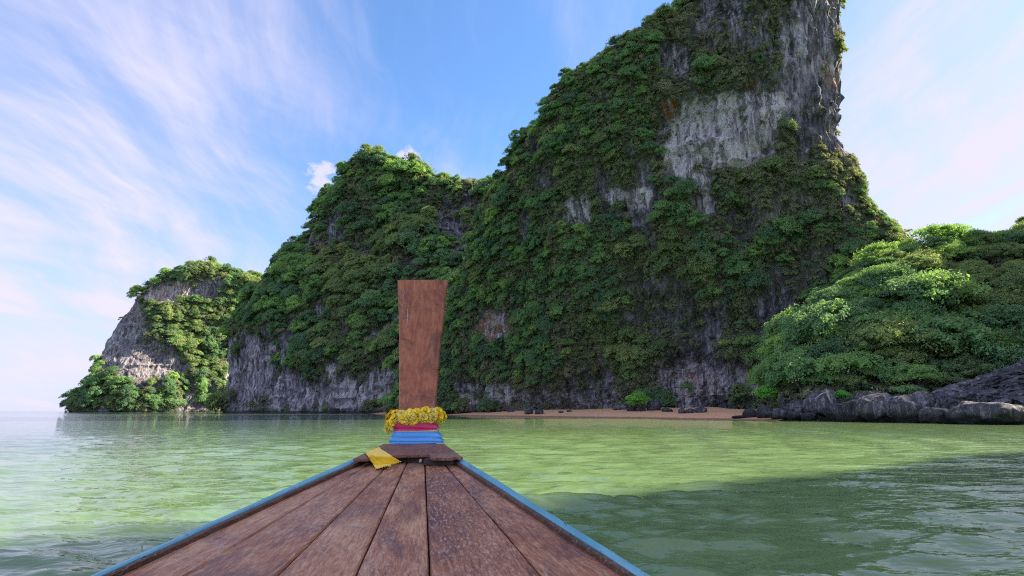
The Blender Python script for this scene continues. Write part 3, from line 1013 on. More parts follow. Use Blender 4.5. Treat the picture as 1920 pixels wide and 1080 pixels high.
crown_src = {}
for ob in bpy.data.objects:
    if ob.name.startswith('crown') and ob.data in CROWNS:
        crown_src.setdefault(CROWNS.index(ob.data), ob)
rest = [t_ for i, t_ in enumerate(TREES) if i not in single]
scatter('forest', 'dense jungle of distant trees covering the limestone slopes', 'forest', rest, [crown_src[k] for k in range(9)])
scrub_src = []
for k in range(4):
    P, rot, s, v, hi = SCRUB[k]
    so = link('scrub_plant', SCRUBS[k])
    so.location, so.rotation_euler, so.scale = P, rot, (s, s, s)
    so['kind'] = 'stuff'
    so['label'] = 'grey green scrub bush clinging to the limestone'
    so['category'] = 'scrub'
    scrub_src.append(so)
scatter('scrub', 'grey green scrub and creepers clinging to the limestone', 'scrub', SCRUB[4:], scrub_src)
print('TREES', len(TREES), 'SCRUB', len(SCRUB), 'single', len(single))

# ------------------------------------------------------------------ single plants that stand out
def lone(px, py, y, s, crown, label, name='jungle_tree', category='tree', turn=0.0, zoff=0.0):
    p = at_y(px, py, y)
    p.z += zoff
    return plant(name, p, Euler((0, 0, turn)), s, crown, TRUNKS[int(px) % 4], label, category)


def on_beach(px, py, fallback):
    d = pix_dir(px, py)
    h = BEACH.ray_cast(EYE, d)
    return h[0] if h[0] is not None else EYE + d * (fallback / d.y)


p = on_beach(1198, 771, 150)
plant('round_bush', p + Vector((0, 0, -0.6)), Euler((0, 0, 1)), 3.1, BRIGHT, TRUNKS[0], 'round bright green bush standing alone on the sand', 'bush')
lone(1290, 742, 139, 1.8, CROWNS[2], 'small olive bush jutting from the streaked cliff above the beach', 'round_bush', 'bush')
lone(1440, 764, 112, 2.3, BRIGHT, 'leafy green bush at the beach end of the boulders', 'round_bush', 'bush', 2.0)
lone(1705, 758, 85, 1.9, CROWNS[6], 'bright green bush beside the top of the big outcrop', 'round_bush', 'bush', 4.0)
lone(1580, 757, 95, 1.2, BRIGHT, 'small fresh green shrub behind the slanted slab boulder', 'round_bush', 'bush', 5.0)
lone(1712, 462, 133, 2.6, SPARSE[0], 'thin leaved feathery tree on the skyline right beside the pinnacle foot', zoff=0)
lone(1640, 412, 146, 2.0, SPARSE[1], 'small spindly tree on the pinnacle edge at its foot')
lone(1780, 478, 131, 2.4, CROWNS[1], 'flat topped yellow green tree on the hillside skyline')
lone(1845, 470, 131, 2.4, SPARSE[1], 'twiggy tree rising above the hillside crest near the picture edge', turn=1.0)
lone(1195, 128, 160, 3.6, CROWNS[0], 'pale green tree standing out on the pinnacle shoulder against the sky')
lone(1147, 150, 166, 2.6, CROWNS[3], 'light green tree on the skyline below the pinnacle shoulder')
lone(1035, 205, 185, 2.6, SPARSE[0], 'dark feathery tree on the steep skyline of the pinnacle slope')
lone(885, 352, 330, 4.0, SPARSE[1], 'tree with bare branches in the notch between dome and pinnacle')

# ------------------------------------------------------------------ boulders
def boulder(name, label, loc, size, seed, group=None, turn=0.0, rough=1.0):
    bm = bmesh.new()
    bmesh.ops.create_icosphere(bm, subdivisions=4, radius=1.0)
    P = np.array([v.co[:] for v in bm.verts])
    # flattened facets, then uneven surface
    g = np.random.default_rng(seed)
    pl = g.normal(size=(9, 3))
    pl /= np.linalg.norm(pl, axis=1, keepdims=True)
    dist = g.uniform(0.62, 0.92, 9)
    for n_, d_ in zip(pl, dist):
        e = P @ n_ - d_
        P = P - np.where(e > 0, e * 0.86, 0)[:, None] * n_
    r = 1 + rough * (0.20 * fbm(P * 1.3 + seed, 3, seed) + 0.13 * fbm(P * 4.0 + seed, 3, seed + 2) - 0.10 * np.abs(vnoise(P * np.array([5, 5, 1.6]) + seed, seed + 3)))
    P = P * r[:, None]
    P *= np.array(size)
    ca, sa = math.cos(turn), math.sin(turn)
    P = np.stack([P[:, 0] * ca - P[:, 1] * sa, P[:, 0] * sa + P[:, 1] * ca, P[:, 2]], 1)
    for v, c in zip(bm.verts, P):
        v.co = c
    me = bpy.data.meshes.new(name)
    bm.to_mesh(me)
    bm.free()
    for q in me.polygons:
        q.use_smooth = True
    col = np.zeros((len(me.vertices), 4), np.float32)
    col[:, 1] = -0.12 + 0.2 * g.random()
    col[:, 3] = 1
    me.attributes.new('mask', 'FLOAT_COLOR', 'POINT').data.foreach_set('color', col.ravel())
    me.materials.append(M_BOULDER_L)
    o = link(name, me, label=label, category='rock', group=group)
    o.location = loc
    return o


# boulders use the world position for the tide mark, so they read it through the object's location
M_BOULDER_L = M_BOULDER
BOULDERS = [  # column, base row, width, height in the photograph, distance, label
    (1408, 786, 26, 20, 112, 'first grey boulder at the sand end of the boulder shore'),
    (1436, 787, 34, 26, 108, 'angular boulder second along the shore from the sand'),
    (1458, 788, 36, 20, 103, 'low flat boulder at the waterline under the leafy bush'),
    (1474, 778, 24, 34, 108, 'pointed pale boulder standing up behind the low ones'),
    (1500, 778, 44, 26, 104, 'smooth topped boulder in front of the shaded trees'),
    (1493, 789, 32, 18, 99, 'small dark boulder in the water under the smooth topped one'),
    (1516, 790, 32, 16, 97, 'low wet boulder at the waterline before the pale triangular boulder'),
    (1545, 783, 54, 50, 97, 'pale triangular boulder tallest of the shore row'),
    (1572, 787, 56, 30, 94, 'slanted slab boulder leaning beside the pale triangular one'),
    (1605, 791, 66, 44, 90, 'broad rounded boulder at the water next to the slanted slab'),
    (1585, 791, 26, 14, 91, 'small wedge shaped boulder at the foot of the slanted slab'),
    (1634, 772, 60, 36, 94, 'dark boulder half hidden under branches behind the row'),
    (1652, 792, 70, 48, 86, 'blocky brown grey boulder in the middle of the shore row'),
    (1686, 793, 32, 22, 84, 'small dark boulder wedged between two blocky ones'),
    (1712, 794, 66, 58, 82, 'tall blocky boulder leaning against the big outcrop'),
    (1760, 795, 60, 30, 78, 'low boulder in the water under the outcrop edge'),
    (1850, 797, 110, 44, 73, 'massive undercut block at the water in front of the outcrop'),
    (1530, 772, 30, 22, 103, 'dark boulder back in the shade above the smooth topped one'),
    (1680, 776, 44, 34, 90, 'shaded boulder behind the blocky ones near the bright bush'),
]
for i, (px, py, w, h, y, lab) in enumerate(BOULDERS):
    p = at_y(px, py, y)
    sw, sh = w / F_PX * y * 0.60, h / F_PX * y * 0.62
    boulder('boulder', lab, (p.x, p.y, max(p.z, -0.3) + sh * 0.72), (sw, sw * 0.85, sh), 900 + i, 'boulders along the shore', turn=i * 1.3)
ROCKLETS = [
    (868, 770, 12, 7, 'small dark rock on the sand near the prow board'), (884, 770, 14, 5, 'flat dark rock on the sand second from the prow board'),
    (900, 771, 10, 8, 'dark upright rock on the sand third from the prow board'), (958, 772, 14, 5, 'flat rock midway between prow and the pale pair'),
    (990, 770, 22, 8, 'dark rock on the sand behind the pale pair'), (992, 776, 18, 7, 'pale flat rock at the water edge, first of a pair'),
    (1012, 776, 18, 8, 'pale flat rock at the water edge, second of a pair'), (1052, 774, 8, 4, 'tiny rock alone on the open sand'),
    (1068, 772, 10, 4, 'small flat rock higher on the open sand'), (1163, 768, 36, 10, 'pale flat slab on the sand before the round bush'),
    (1186, 770, 18, 8, 'small dark rock under the round bush'), (1204, 770, 16, 7, 'dark rock under the middle of the round bush'),
    (1226, 768, 32, 18, 'large dark boulder at the side of the round bush'), (1251, 772, 20, 7, 'flat dark rock on the sand past the large boulder'),
    (1279, 775, 13, 10, 'upright dark rock first of three on open sand'), (1297, 774, 22, 8, 'dark rock in the middle of three on open sand'),
    (1315, 773, 26, 9, 'long low rock last of three on open sand'), (1388, 784, 24, 5, 'low wet rock at the end of the sand'),
]
for i, (px, py, w, h, lab) in enumerate(ROCKLETS):
    p = on_beach(px, py, 150)
    dep = p.y
    sw, sh = w / F_PX * dep * 0.62, h / F_PX * dep * 0.7
    boulder('beach_rock', lab, (p.x, p.y, p.z + sh * 0.5), (sw, sw * 0.8, sh), 1000 + i, 'rocks on the sand', turn=i * 0.9)

# driftwood: bleached branches on the boulders
def branch(name, label, pts, r0):
    V, Fc = tube(pts, [r0 * (1 - 0.75 * i / (len(pts) - 1)) for i in range(len(pts))], 6)
    o = link(name, mesh_py(name, V, Fc, [M_DRIFT], smooth=True), label=label, category='branch')
    return o


M_DRIFT, t, b, o = material('bleached_wood')
t.l.new(t.ramp(t.noise(t.new('ShaderNodeTexCoord').outputs['Object'], 3.0, 5), [(0.3, (0.28, 0.26, 0.23)), (0.7, (0.55, 0.52, 0.47))]), b.inputs['Base Color'])
b.inputs['Roughness'].default_value = 0.85
branch('dead_branch', 'bleached dead branch hanging over the pale triangular boulder', [at_y(px, py, 94.5) for px, py in ((1551, 732), (1553, 742), (1556, 750), (1562, 757))], 0.22)
branch('dead_branch', 'thin bleached branch reaching out above the pale triangular boulder', [at_y(px, py, 95) for px, py in ((1551, 736), (1541, 738), (1533, 744), (1528, 748))], 0.13)
for j, pts in enumerate((((1630, 735), (1640, 738), (1652, 733)), ((1634, 726), (1642, 736), (1655, 741), (1664, 738)), ((1644, 729), (1650, 739), (1668, 745)))):
    branch('dead_branch', ['grey twig lowest of the tangle above the blocky boulders', 'long grey bare branch in the tangle above the blocky boulders', 'grey branch dipping out of the tangle above the blocky boulders'][j], [at_y(px, py, 88) for px, py in pts], 0.12)

# ------------------------------------------------------------------ materials of the boat
def wood(name, stops, stain, stainf, rough, grain=(30, 30, 1.6), worn=0.5, vary=0.25, axis_rot=(0, 0, 0), red=False, bumpd=0.003):
    m, t, b, o = material(name)
    co = t.map(t.new('ShaderNodeTexCoord').outputs['Object'], rot=axis_rot)
    oi = t.new('ShaderNodeObjectInfo')
    shift = t.new('ShaderNodeVectorMath', operation='ADD')
    t.l.new(co, shift.inputs[0])
    cx = t.new('ShaderNodeCombineXYZ')
    t.l.new(t.math('MULTIPLY', oi.outputs['Random'], 37.0), cx.inputs[0])
    t.l.new(t.math('MULTIPLY', oi.outputs['Random'], 11.0), cx.inputs[1])
    t.l.new(cx.outputs[0], shift.inputs[1])
    co2 = shift.outputs[0]
    gr = t.noise(t.map(co2, scale=grain), 1.0, 11, 0.74, 0.5)
    gr2 = t.noise(t.map(co2, scale=tuple(g_ * 3.2 for g_ in grain)), 1.0, 4, 0.6)
    big = t.noise(t.map(co2, scale=(3.2, 1.6, 3.2) if grain[1] < grain[0] else (3.2, 3.2, 1.6)), 1.0, 11, 0.74, 0.4)
    v = t.math('ADD', t.math('MULTIPLY', gr, 0.5), t.math('MULTIPLY', gr2, 0.25))
    v = t.math('ADD', v, t.math('MULTIPLY', big, 0.35))
    v = t.math('ADD', v, t.math('MULTIPLY', t.math('SUBTRACT', oi.outputs['Random'], 0.5), vary * 0.25))
    col = t.ramp(v, stops)
    st = t.noise(t.map(co2, loc=(3, 7, 2), scale=(2.6, 1.1, 2.6)), 1.0, 11, 0.76, 0.8)
    col = t.mix(t.math('MULTIPLY', t.smooth(st, 0.46, 0.60), stainf), col, (*stain, 1))
    if worn > 0:
        wn = t.noise(t.map(co2, loc=(1, 2, 8), scale=(95, 26, 95) if grain[1] < grain[0] else (60, 60, 14)), 1.0, 8, 0.75)
        wa = t.noise(t.map(co2, loc=(8, 4, 1), scale=(2.4, 1.6, 2.4)), 1.0, 5, 0.6)
        wf = t.math('MULTIPLY', t.smooth(wn, 0.53, 0.59), t.smooth(wa, 0.44, 0.60))
        col = t.mix(t.math('MULTIPLY', wf, worn), col, (0.46, 0.35, 0.29, 1))
    if red:
        rd = t.noise(t.map(co2, loc=(11, 5, 3), scale=(3.0, 1.3, 3.0)), 1.0, 5, 0.62, 0.6)
        col = t.mix(t.math('MULTIPLY', t.smooth(rd, 0.56, 0.70), 0.6), col, (0.17, 0.052, 0.040, 1))
    t.l.new(col, b.inputs['Base Color'])
    b.inputs['Roughness'].default_value = rough
    b.inputs['Specular IOR Level'].default_value = 0.4
    bp = t.new('ShaderNodeBump')
    bp.inputs['Strength'].default_value = 0.8
    bp.inputs['Distance'].default_value = bumpd
    t.l.new(t.math('ADD', gr, t.math('MULTIPLY', gr2, 0.6)), bp.inputs['Height'])
    t.l.new(bp.outputs[0], b.inputs['Normal'])
    return m


DECK_STOPS = [(0.40, (0.070, 0.024, 0.012)), (0.47, (0.225, 0.080, 0.038)), (0.55, (0.37, 0.160, 0.080)), (0.64, (0.55, 0.33, 0.19))]
M_DECK = wood('weathered_deck', DECK_STOPS, (0.082, 0.036, 0.044), 0.62, 0.48, grain=(75, 1.7, 75), worn=0.85, red=True, bumpd=0.002)
M_PLATE = wood('worn_brown_wood', [(0.36, (0.075, 0.030, 0.020)), (0.50, (0.19, 0.080, 0.052)), (0.66, (0.32, 0.165, 0.11))], (0.05, 0.024, 0.02), 0.5, 0.5, grain=(6, 36, 36), worn=0.45)
M_DARKW = wood('dark_inner_wood', [(0.36, (0.016, 0.012, 0.011)), (0.55, (0.050, 0.037, 0.033)), (0.72, (0.13, 0.095, 0.08))], (0.012, 0.010, 0.010), 0.5, 0.7, grain=(40, 2.0, 40), worn=0.35)
M_RAIL = wood('brown_rail_wood', [(0.36, (0.040, 0.022, 0.015)), (0.52, (0.115, 0.062, 0.042)), (0.70, (0.25, 0.15, 0.105))], (0.03, 0.02, 0.016), 0.5, 0.7, grain=(60, 2.6, 60), worn=0.4)
M_PROW = wood('red_varnished_wood', [(0.38, (0.130, 0.034, 0.017)), (0.48, (0.32, 0.092, 0.042)), (0.58, (0.47, 0.165, 0.075)), (0.70, (0.62, 0.29, 0.14))], (0.075, 0.028, 0.027), 0.62, 0.38, grain=(26, 26, 1.7), worn=0.10, vary=0.0)

M_BLUE, t, b, o = material('chipped_blue_paint')
co = t.new('ShaderNodeTexCoord').outputs['Object']
pt = t.ramp(t.noise(t.map(co, scale=(9, 2.2, 9)), 1.0, 6, 0.6), [(0.3, (0.08, 0.28, 0.39)), (0.55, (0.13, 0.39, 0.51)), (0.75, (0.25, 0.51, 0.60))])
chip = t.smooth(t.noise(t.map(co, loc=(2, 4, 1), scale=(30, 9, 30)), 1.0, 7, 0.7), 0.60, 0.66)
scuff = t.smooth(t.noise(t.map(co, loc=(6, 1, 3), scale=(14, 3, 14)), 1.0, 6, 0.65), 0.55, 0.68)
pt = t.mix(t.math('MULTIPLY', scuff, 0.55), pt, (0.13, 0.22, 0.27, 1))
t.l.new(t.mix(chip, pt, (0.10, 0.075, 0.065, 1)), b.inputs['Base Color'])
b.inputs['Roughness'].default_value = 0.48


def cloth(name, col, col2, sheen=0.3, rough=0.6, weave=260):
    m, t, b, o = material(name)
    co = t.new('ShaderNodeTexCoord').outputs['Object']
    n1 = t.noise(co, 14, 4, 0.6)
    n2 = t.noise(co, weave, 2, 0.5)
    t.l.new(t.mix(t.math('ADD', t.math('MULTIPLY', n1, 0.7), t.math('MULTIPLY', n2, 0.3)), (*col, 1), (*col2, 1)), b.inputs['Base Color'])
    b.inputs['Roughness'].default_value = rough
    b.inputs['Sheen Weight'].default_value = sheen
    bp = t.new('ShaderNodeBump')
    bp.inputs['Distance'].default_value = 0.0006
    t.l.new(n2, bp.inputs['Height'])
    t.l.new(bp.outputs[0], b.inputs['Normal'])
    return m


M_CBLUE = cloth('blue_satin', (0.05, 0.30, 0.78), (0.12, 0.46, 0.92), 0.2, 0.32)
M_CPINK = cloth('magenta_satin', (0.55, 0.010, 0.10), (0.70, 0.025, 0.16), 0.2, 0.42)
M_CYEL = cloth('orange_ribbon', (0.85, 0.42, 0.03), (0.9, 0.52, 0.06))
M_CGOLD = cloth('mustard_cotton', (0.84, 0.54, 0.010), (0.92, 0.66, 0.025), 0.3, 0.85)

# ------------------------------------------------------------------ the boat
DZ0, DS = CAM_Z - 0.52, 0.122


def deck_z(y):
    return DZ0 + DS * (y - 2.04)


def on_deck(px, py, h=0.0):
    d = pix_dir(px, py)
    return EYE + d * ((DZ0 - DS * 2.04 + h - CAM_Z) / (d.z - DS * d.y))


boat = bpy.data.objects.new('longtail_boat', None)
C.objects.link(boat)
boat['label'] = 'weathered wooden boat bow with blue gunwales and a tall prow board'
boat['category'] = 'boat'


def stretch(a, b_, y):
    """the point of the line a-b at depth y"""
    return a + (b_ - a) * ((y - a.y) / (b_.y - a.y))


YBACK = 1.15
SEAMS = [((672, 873), (186, 1080)), ((690, 872), (345, 1080)), ((727, 872), (518, 1080)), ((761, 871), (665, 1080)), ((797, 871), (806, 1080)), ((834, 870), (1017, 1080)), ((861, 870), (1205, 1080))]
seam3 = [(on_deck(*f), on_deck(*n)) for f, n in SEAMS]
gp = random.Random(8)
for k in range(6):
    (fl_, nl), (fr, nr) = seam3[k], seam3[k + 1]
    rows, V = 44, []
    prof = [(0.0, -0.034), (0.0, -0.007), (0.006, 0.0), (0.25, 0.0), (0.5, 0.0), (0.75, 0.0), (-0.006, 0.0), (1.0, -0.007), (1.0, -0.034)]
    yfar = 3.86
    cup = gp.uniform(-0.002, 0.002)
    for r in range(rows):
        y = YBACK + (yfar - YBACK) * r / (rows - 1)
        a, c_ = stretch(fl_, nl, y), stretch(fr, nr, y)
        dirv = (c_ - a)
        wlen = dirv.length
        dirv.normalize()
        gap_ = 0.0032
        for u, h in prof:
            if u == 0.006: pos = gap_ + 0.005
            elif u == -0.006: pos = wlen - gap_ - 0.005
            else: pos = gap_ + u * (wlen - 2 * gap_)
            q = a + dirv * pos
            nz = 0.0012 * vnoise(np.array([[q.x * 9, q.y * 4, k * 3.1]]), 12)[0] + cup * (1 - (2 * pos / wlen - 1) ** 2)
            wobx = 0.0018 * vnoise(np.array([[k * 7.0 + (u > 0.5), q.y * 5, 0.3]]), 14)[0] if u in (0.0, 1.0) else 0
            V.append((q.x + wobx, q.y, q.z + h + (nz if h > -0.03 else 0)))
    np_ = len(prof)
    Fc = [tuple(f) for f in grid_faces(np_, rows).tolist()]
    Fc += [tuple(range(np_ - 1, -1, -1)), tuple((rows - 1) * np_ + j for j in range(np_))]
    mid_n = (stretch(fl_, nl, YBACK) + stretch(fr, nr, YBACK)) / 2
    mid_f = (stretch(fl_, nl, yfar) + stretch(fr, nr, yfar)) / 2
    ang_ = math.atan2(-(mid_f.x - mid_n.x), mid_f.y - mid_n.y)
    T_ = Matrix.Translation(mid_n) @ Matrix.Rotation(ang_, 4, 'Z')
    Ti = T_.inverted()
    po_ = link('plank', mesh_py('plank', [Ti @ Vector(v) for v in V], Fc, [M_DECK]), boat)
    po_.location, po_.rotation_euler = mid_n, (0, 0, ang_)


def rail(name, outer, inner, htop, thick, mat, ys, round_=0.006, hoff=0.0):
    """a long bar between two lines given at height htop above the deck"""
    V = []
    for y in ys:
        a, c_ = stretch(outer[0], outer[1], y), stretch(inner[0], inner[1], y)
        d = (c_ - a)
        w_ = d.length
        d.normalize()
        n_ = 0.0015 * vnoise(np.array([[y * 7, w_ * 50, 2.2]]), 33)[0]
        for u, h in ((0, -thick), (0, -round_), (round_ / w_, 0), (1 - round_ / w_, 0), (1, -round_), (1, -thick)):
            q = a + d * (u * w_)
            V.append((q.x, q.y, q.z + h + hoff + (n_ if h > -thick else 0)))
    Fc = [tuple(f) for f in grid_faces(6, len(ys)).tolist()] + [(5 + 6 * i, 0 + 6 * i, 6 + 6 * i, 11 + 6 * i) for i in range(len(ys) - 1)]
    Fc += [(0, 1, 2, 3, 4, 5)[::-1], tuple(6 * (len(ys) - 1) + j for j in range(6))]
    return link(name, mesh_py(name, V, Fc, [mat]), boat)


H_R = 0.026
ysr = list(np.linspace(YBACK, 3.82, 42))
lo = (on_deck(667, 857, H_R), on_deck(165, 1080, H_R))
li = (on_deck(675, 860, H_R), on_deck(179, 1080, H_R))
ro = (on_deck(864, 857, H_R), on_deck(1224, 1080, H_R))
ri = (on_deck(854, 860, H_R), on_deck(1202, 1080, H_R))
rail('gunwale', lo, li, H_R, 0.055, M_BLUE, ysr)
rail('gunwale', ri, ro, H_R, 0.055, M_BLUE, ysr)
li2 = tuple(p + Vector((0.022, 0, 0)) for p in li)
ri2 = tuple(p + Vector((-0.020, 0, 0)) for p in ri)
li1 = tuple(p + Vector((0.001, 0, 0)) for p in li)
ri1 = tuple(p + Vector((-0.001, 0, 0)) for p in ri)
rail('inner_rail', li1, li2, H_R, 0.045, M_RAIL, ysr, 0.004, -0.007)
rail('inner_rail', ri2, ri1, H_R, 0.045, M_RAIL, ysr, 0.004, -0.007)

# hull: outer planking from the gunwales down below the water, running on behind the camera
HV = []
hy = list(np.linspace(3.9, YBACK, 14)) + [0.4, -0.6, -2.0, -3.5, -5.0]
wl = wr = None
for y in hy:
    if y >= YBACK:
        a, c_ = stretch(lo[0], lo[1], y), stretch(ro[0], ro[1], y)
        a, c_, z = a.copy(), c_.copy(), deck_z(y) + H_R - 0.05
        wl, wr, zl = a.x, c_.x, z
    else:
        f = min(1, (YBACK - y) / 2.0)
        a, c_, z = Vector((wl - 0.14 * f, y, 0)), Vector((wr + 0.14 * f, y, 0)), zl - 0.06 * f
    m = (a.x + c_.x) / 2
    hw = (c_.x - a.x) / 2 - 0.004
    for u, zz in ((-1, z), (-0.93, z * 0.55), (-0.72, 0.0), (-0.3, -0.3), (0.3, -0.3), (0.72, 0.0), (0.93, z * 0.55), (1, z)):
        HV.append((m + hw * u, y, zz))
HF = [tuple(f) for f in grid_faces(8, len(hy)).tolist()]
# the sides close in on the stem
bow = len(HV)
for zz, yy, ww in ((deck_z(4.0) + 0.02, 4.35, 0.03), (0.7, 4.3, 0.03), (0.0, 4.1, 0.03), (-0.3, 3.9, 0.03)):
    HV.append((-0.665 * 1.0 + 0.0, yy, zz))
ax = [v for v in HV[:8]]
mx = sum(v[0] for v in ax) / 8
for i in range(4):
    v = HV[bow + i]
    HV[bow + i] = (mx, v[1], v[2])
HF += [(0, 1, bow + 1, bow), (1, 2, bow + 2, bow + 1), (2, 3, bow + 3, bow + 2), (7, bow, bow + 1, 6), (6, bow + 1, bow + 2, 5), (5, bow + 2, bow + 3, 4), (3, 4, bow + 3)]
link('hull', mesh_py('hull', HV, HF, [M_DARKW]), boat)
# deck beams under the planks close the gaps
for y in (1.4, 2.0, 2.6, 3.2):
    a, c_ = stretch(seam3[0][0], seam3[0][1], y), stretch(seam3[6][0], seam3[6][1], y)
    V = [(x, yy, deck_z(yy) - zz) for zz in (0.036, 0.10) for yy in (y - 0.29, y + 0.29) for x in (stretch(seam3[0][0], seam3[0][1], yy).x, stretch(seam3[6][0], seam3[6][1], yy).x)]
    link('deck_beam', mesh_py('deck_beam', V, [(0, 1, 3, 2), (6, 7, 5, 4), (0, 4, 5, 1), (1, 5, 7, 3), (3, 7, 6, 2), (2, 6, 4, 0)], [M_DARKW]), boat)


def slab(name, pts, thick, mat, parent, bevel=0.004):
    """a board with the given outline (3-D points, counter-clockwise from above)"""
    bm = bmesh.new()
    top = [bm.verts.new(p) for p in pts]
    f = bm.faces.new(top)
    r = bmesh.ops.extrude_face_region(bm, geom=[f])
    for e in r['geom']:
        if isinstance(e, bmesh.types.BMVert):
            e.co.z -= thick
    bmesh.ops.recalc_face_normals(bm, faces=bm.faces)
    bmesh.ops.bevel(bm, geom=[e for e in bm.edges], offset=bevel, segments=2, affect='EDGES', clamp_overlap=True)
    me = bpy.data.meshes.new(name)
    bm.to_mesh(me)
    bm.free()
    me.materials.append(mat)
    return link(name, me, parent)


HP = 0.052
plate_px = [(662, 860), (689, 860), (700, 856.5), (742, 854), (764, 853), (765.5, 855.5), (767, 853), (803, 852), (806, 855.5), (812, 858.5), (848, 858.5), (855, 857), (868, 857), (833, 832), (719, 832)]
slab('breasthook', [on_deck(px, py, HP) for px, py in plate_px], 0.017, M_PLATE, boat, 0.0025)
# dark block under the plate, set back, and the loose chock at its notch
slab('foredeck_block', [on_deck(px, py, 0.033) for px, py in ((690, 857), (846, 857), (838, 848), (705, 848))], 0.032, M_DARKW, boat, 0.002)
slab('foredeck_block', [on_deck(px, py, 0.034) for px, py in ((794, 861.5), (852, 861), (850, 855), (806, 855))], 0.033, M_DARKW, boat, 0.003)

# stem and prow board: (row, left column, right column, depth)
PB = [(845, 737, 818, 4.10), (815, 740, 820, 4.13), (790, 745, 818.5, 4.17), (770, 747, 818.5, 4.20), (735, 748, 820, 4.245), (700, 748.2, 822.5, 4.285), (660, 748.2, 826, 4.325), (620, 747.8, 830, 4.36), (580, 747, 834.5, 4.39), (550, 746.3, 838.5, 4.41), (524, 745.6, 842.3, 4.425)]
rowsN = 60
V = []
prow_t = 0.062
for i in range(rowsN):
    py = 845 + (524 - 845) * i / (rowsN - 1)
    L, R_, Y_ = (float(np.interp(-py, [-q[0] for q in PB], [q[j] for q in PB])) for j in (1, 2, 3))
    R_ -= 2.2      # the right side face of the board also shows
    a, c_ = at_y(L, py, Y_), at_y(R_, py, Y_)
    w_ = c_.x - a.x
    bv_ = 0.006
    endz = -0.004 if i == rowsN - 1 else 0
    wv = 0.003 * vnoise(np.array([[0.3, 0.1, a.z * 4]]), 44)[0]
    cupf = lambda u: 0.010 * (1 - (2 * u - 1) ** 2)
    for u in (0.0, 0.02, 0.25, 0.5, 0.75, 0.98, 1.0):
        V.append((a.x + u * w_ + wv, Y_ + (bv_ if u in (0.0, 1.0) else 0) - cupf(u) * 0.3, a.z + endz))
    for u in (1.0, 0.98, 0.5, 0.02, 0.0):
        V.append((a.x + u * w_ + wv, Y_ + prow_t - (bv_ if u in (0.0, 1.0) else 0), a.z + endz))
nn = 12
Fc = [tuple(f) for f in grid_faces(nn, rowsN, wrap=True).tolist()] + [tuple(range(nn - 1, -1, -1)), tuple((rowsN - 1) * nn + j for j in range(nn))]
link('prow_board', mesh_py('prow_board', V, Fc, [M_PROW]), boat)
# pale scratches scraped into the varnish
M_SCR, t, b, o = material('scraped_wood')
t.l.new(t.ramp(t.noise(t.new('ShaderNodeTexCoord').outputs['Object'], 60.0, 4), [(0.3, (0.20, 0.12, 0.10)), (0.6, (0.55, 0.45, 0.46))]), b.inputs['Base Color'])

def prow_point(px, py):
    Y_ = float(np.interp(-py, [-q[0] for q in PB], [q[3] for q in PB]))
    return at_y(px, py, Y_ - 0.0052)


for pts_ in (((763, 575, 0.8), (764.5, 588, 2.2), (764, 600, 1.8), (763, 612, 0.7), (763.6, 621, 0.4)), ((759, 545, 0.5), (757.5, 551, 1.3), (756.5, 558, 0.9), (757.6, 564, 0.4)),
             ((813, 752, 0.4), (812.5, 757, 1.0), (812, 761, 0.3)), ((771, 534, 0.3), (773, 540, 0.9), (774, 545, 0.3))):
    V = []
    for px, py, w_ in pts_:
        V += [prow_point(px - w_ / 2, py), prow_point(px + w_ / 2, py)]
    link('scratch', mesh_py('scratch', V, [(2 * i, 2 * i + 1, 2 * i + 3, 2 * i + 2) for i in range(len(pts_) - 1)], [M_SCR]), bpy.data.objects['prow_board'])

# ------------------------------------------------------------------ cloths tied round the stem
def wrap(name, label, category, rows, mat, folds, seed, depth=0.17, out=0.0):
    """cloth wound round the stem: rows of (row, left column, right column, depth) in the photograph"""
    n, m = 72, 34
    V = []
    for i in range(m):
        f = i / (m - 1)
        py, L, R_, Y_ = (float(np.interp(f, [k / (len(rows) - 1) for k in range(len(rows))], [r[j] for r in rows])) for j in range(4))
        a, c_ = at_y(L, py, Y_), at_y(R_, py, Y_)
        hw = (c_.x - a.x) / 2 + out
        cx, cy = (a.x + c_.x) / 2, Y_ + depth / 2
        for j in range(n):
            th = 2 * math.pi * j / n
            cc, ss = math.cos(th), math.sin(th)
            ex = 2 / 5.5
            x = hw * math.copysign(abs(cc) ** ex, cc)
            y = (depth / 2 + out) * math.copysign(abs(ss) ** ex, ss)
            w1 = math.sin(f * folds * 2 * math.pi + 0.9 * math.sin(th * 2 + seed) + seed) * 0.0045
            w2 = 0.0035 * vnoise(np.array([[x * 10, y * 10, f * 7]]), seed)[0]
            k = 1 + (w1 + w2) / max(hw, 0.05)
            zz = a.z + 0.004 * vnoise(np.array([[x * 7, y * 7, 1.5]]), seed + 2)[0]
            V.append((cx + x * k, cy + y * k, zz))
    Fc = [tuple(q) for q in grid_faces(n, m, wrap=True).tolist()]
    # fold the hems inwards so that the cloth has an edge
    for base, sgn in ((0, 1), ((m - 1) * n, -1)):
        st = len(V)
        for j in range(n):
            v = Vector(V[base + j])
            c0 = Vector((sum(q[0] for q in V[base:base + n]) / n, sum(q[1] for q in V[base:base + n]) / n, v.z))
            q = v + (c0 - v) * 0.14
            V.append((q.x, q.y, v.z + sgn * 0.003))
        for j in range(n):
            fq = (base + j, base + (j + 1) % n, st + (j + 1) % n, st + j)
            Fc.append(fq if sgn < 0 else fq[::-1])
    return link(name, mesh_py(name, V, Fc, [mat], smooth=True), label=label, category=category)


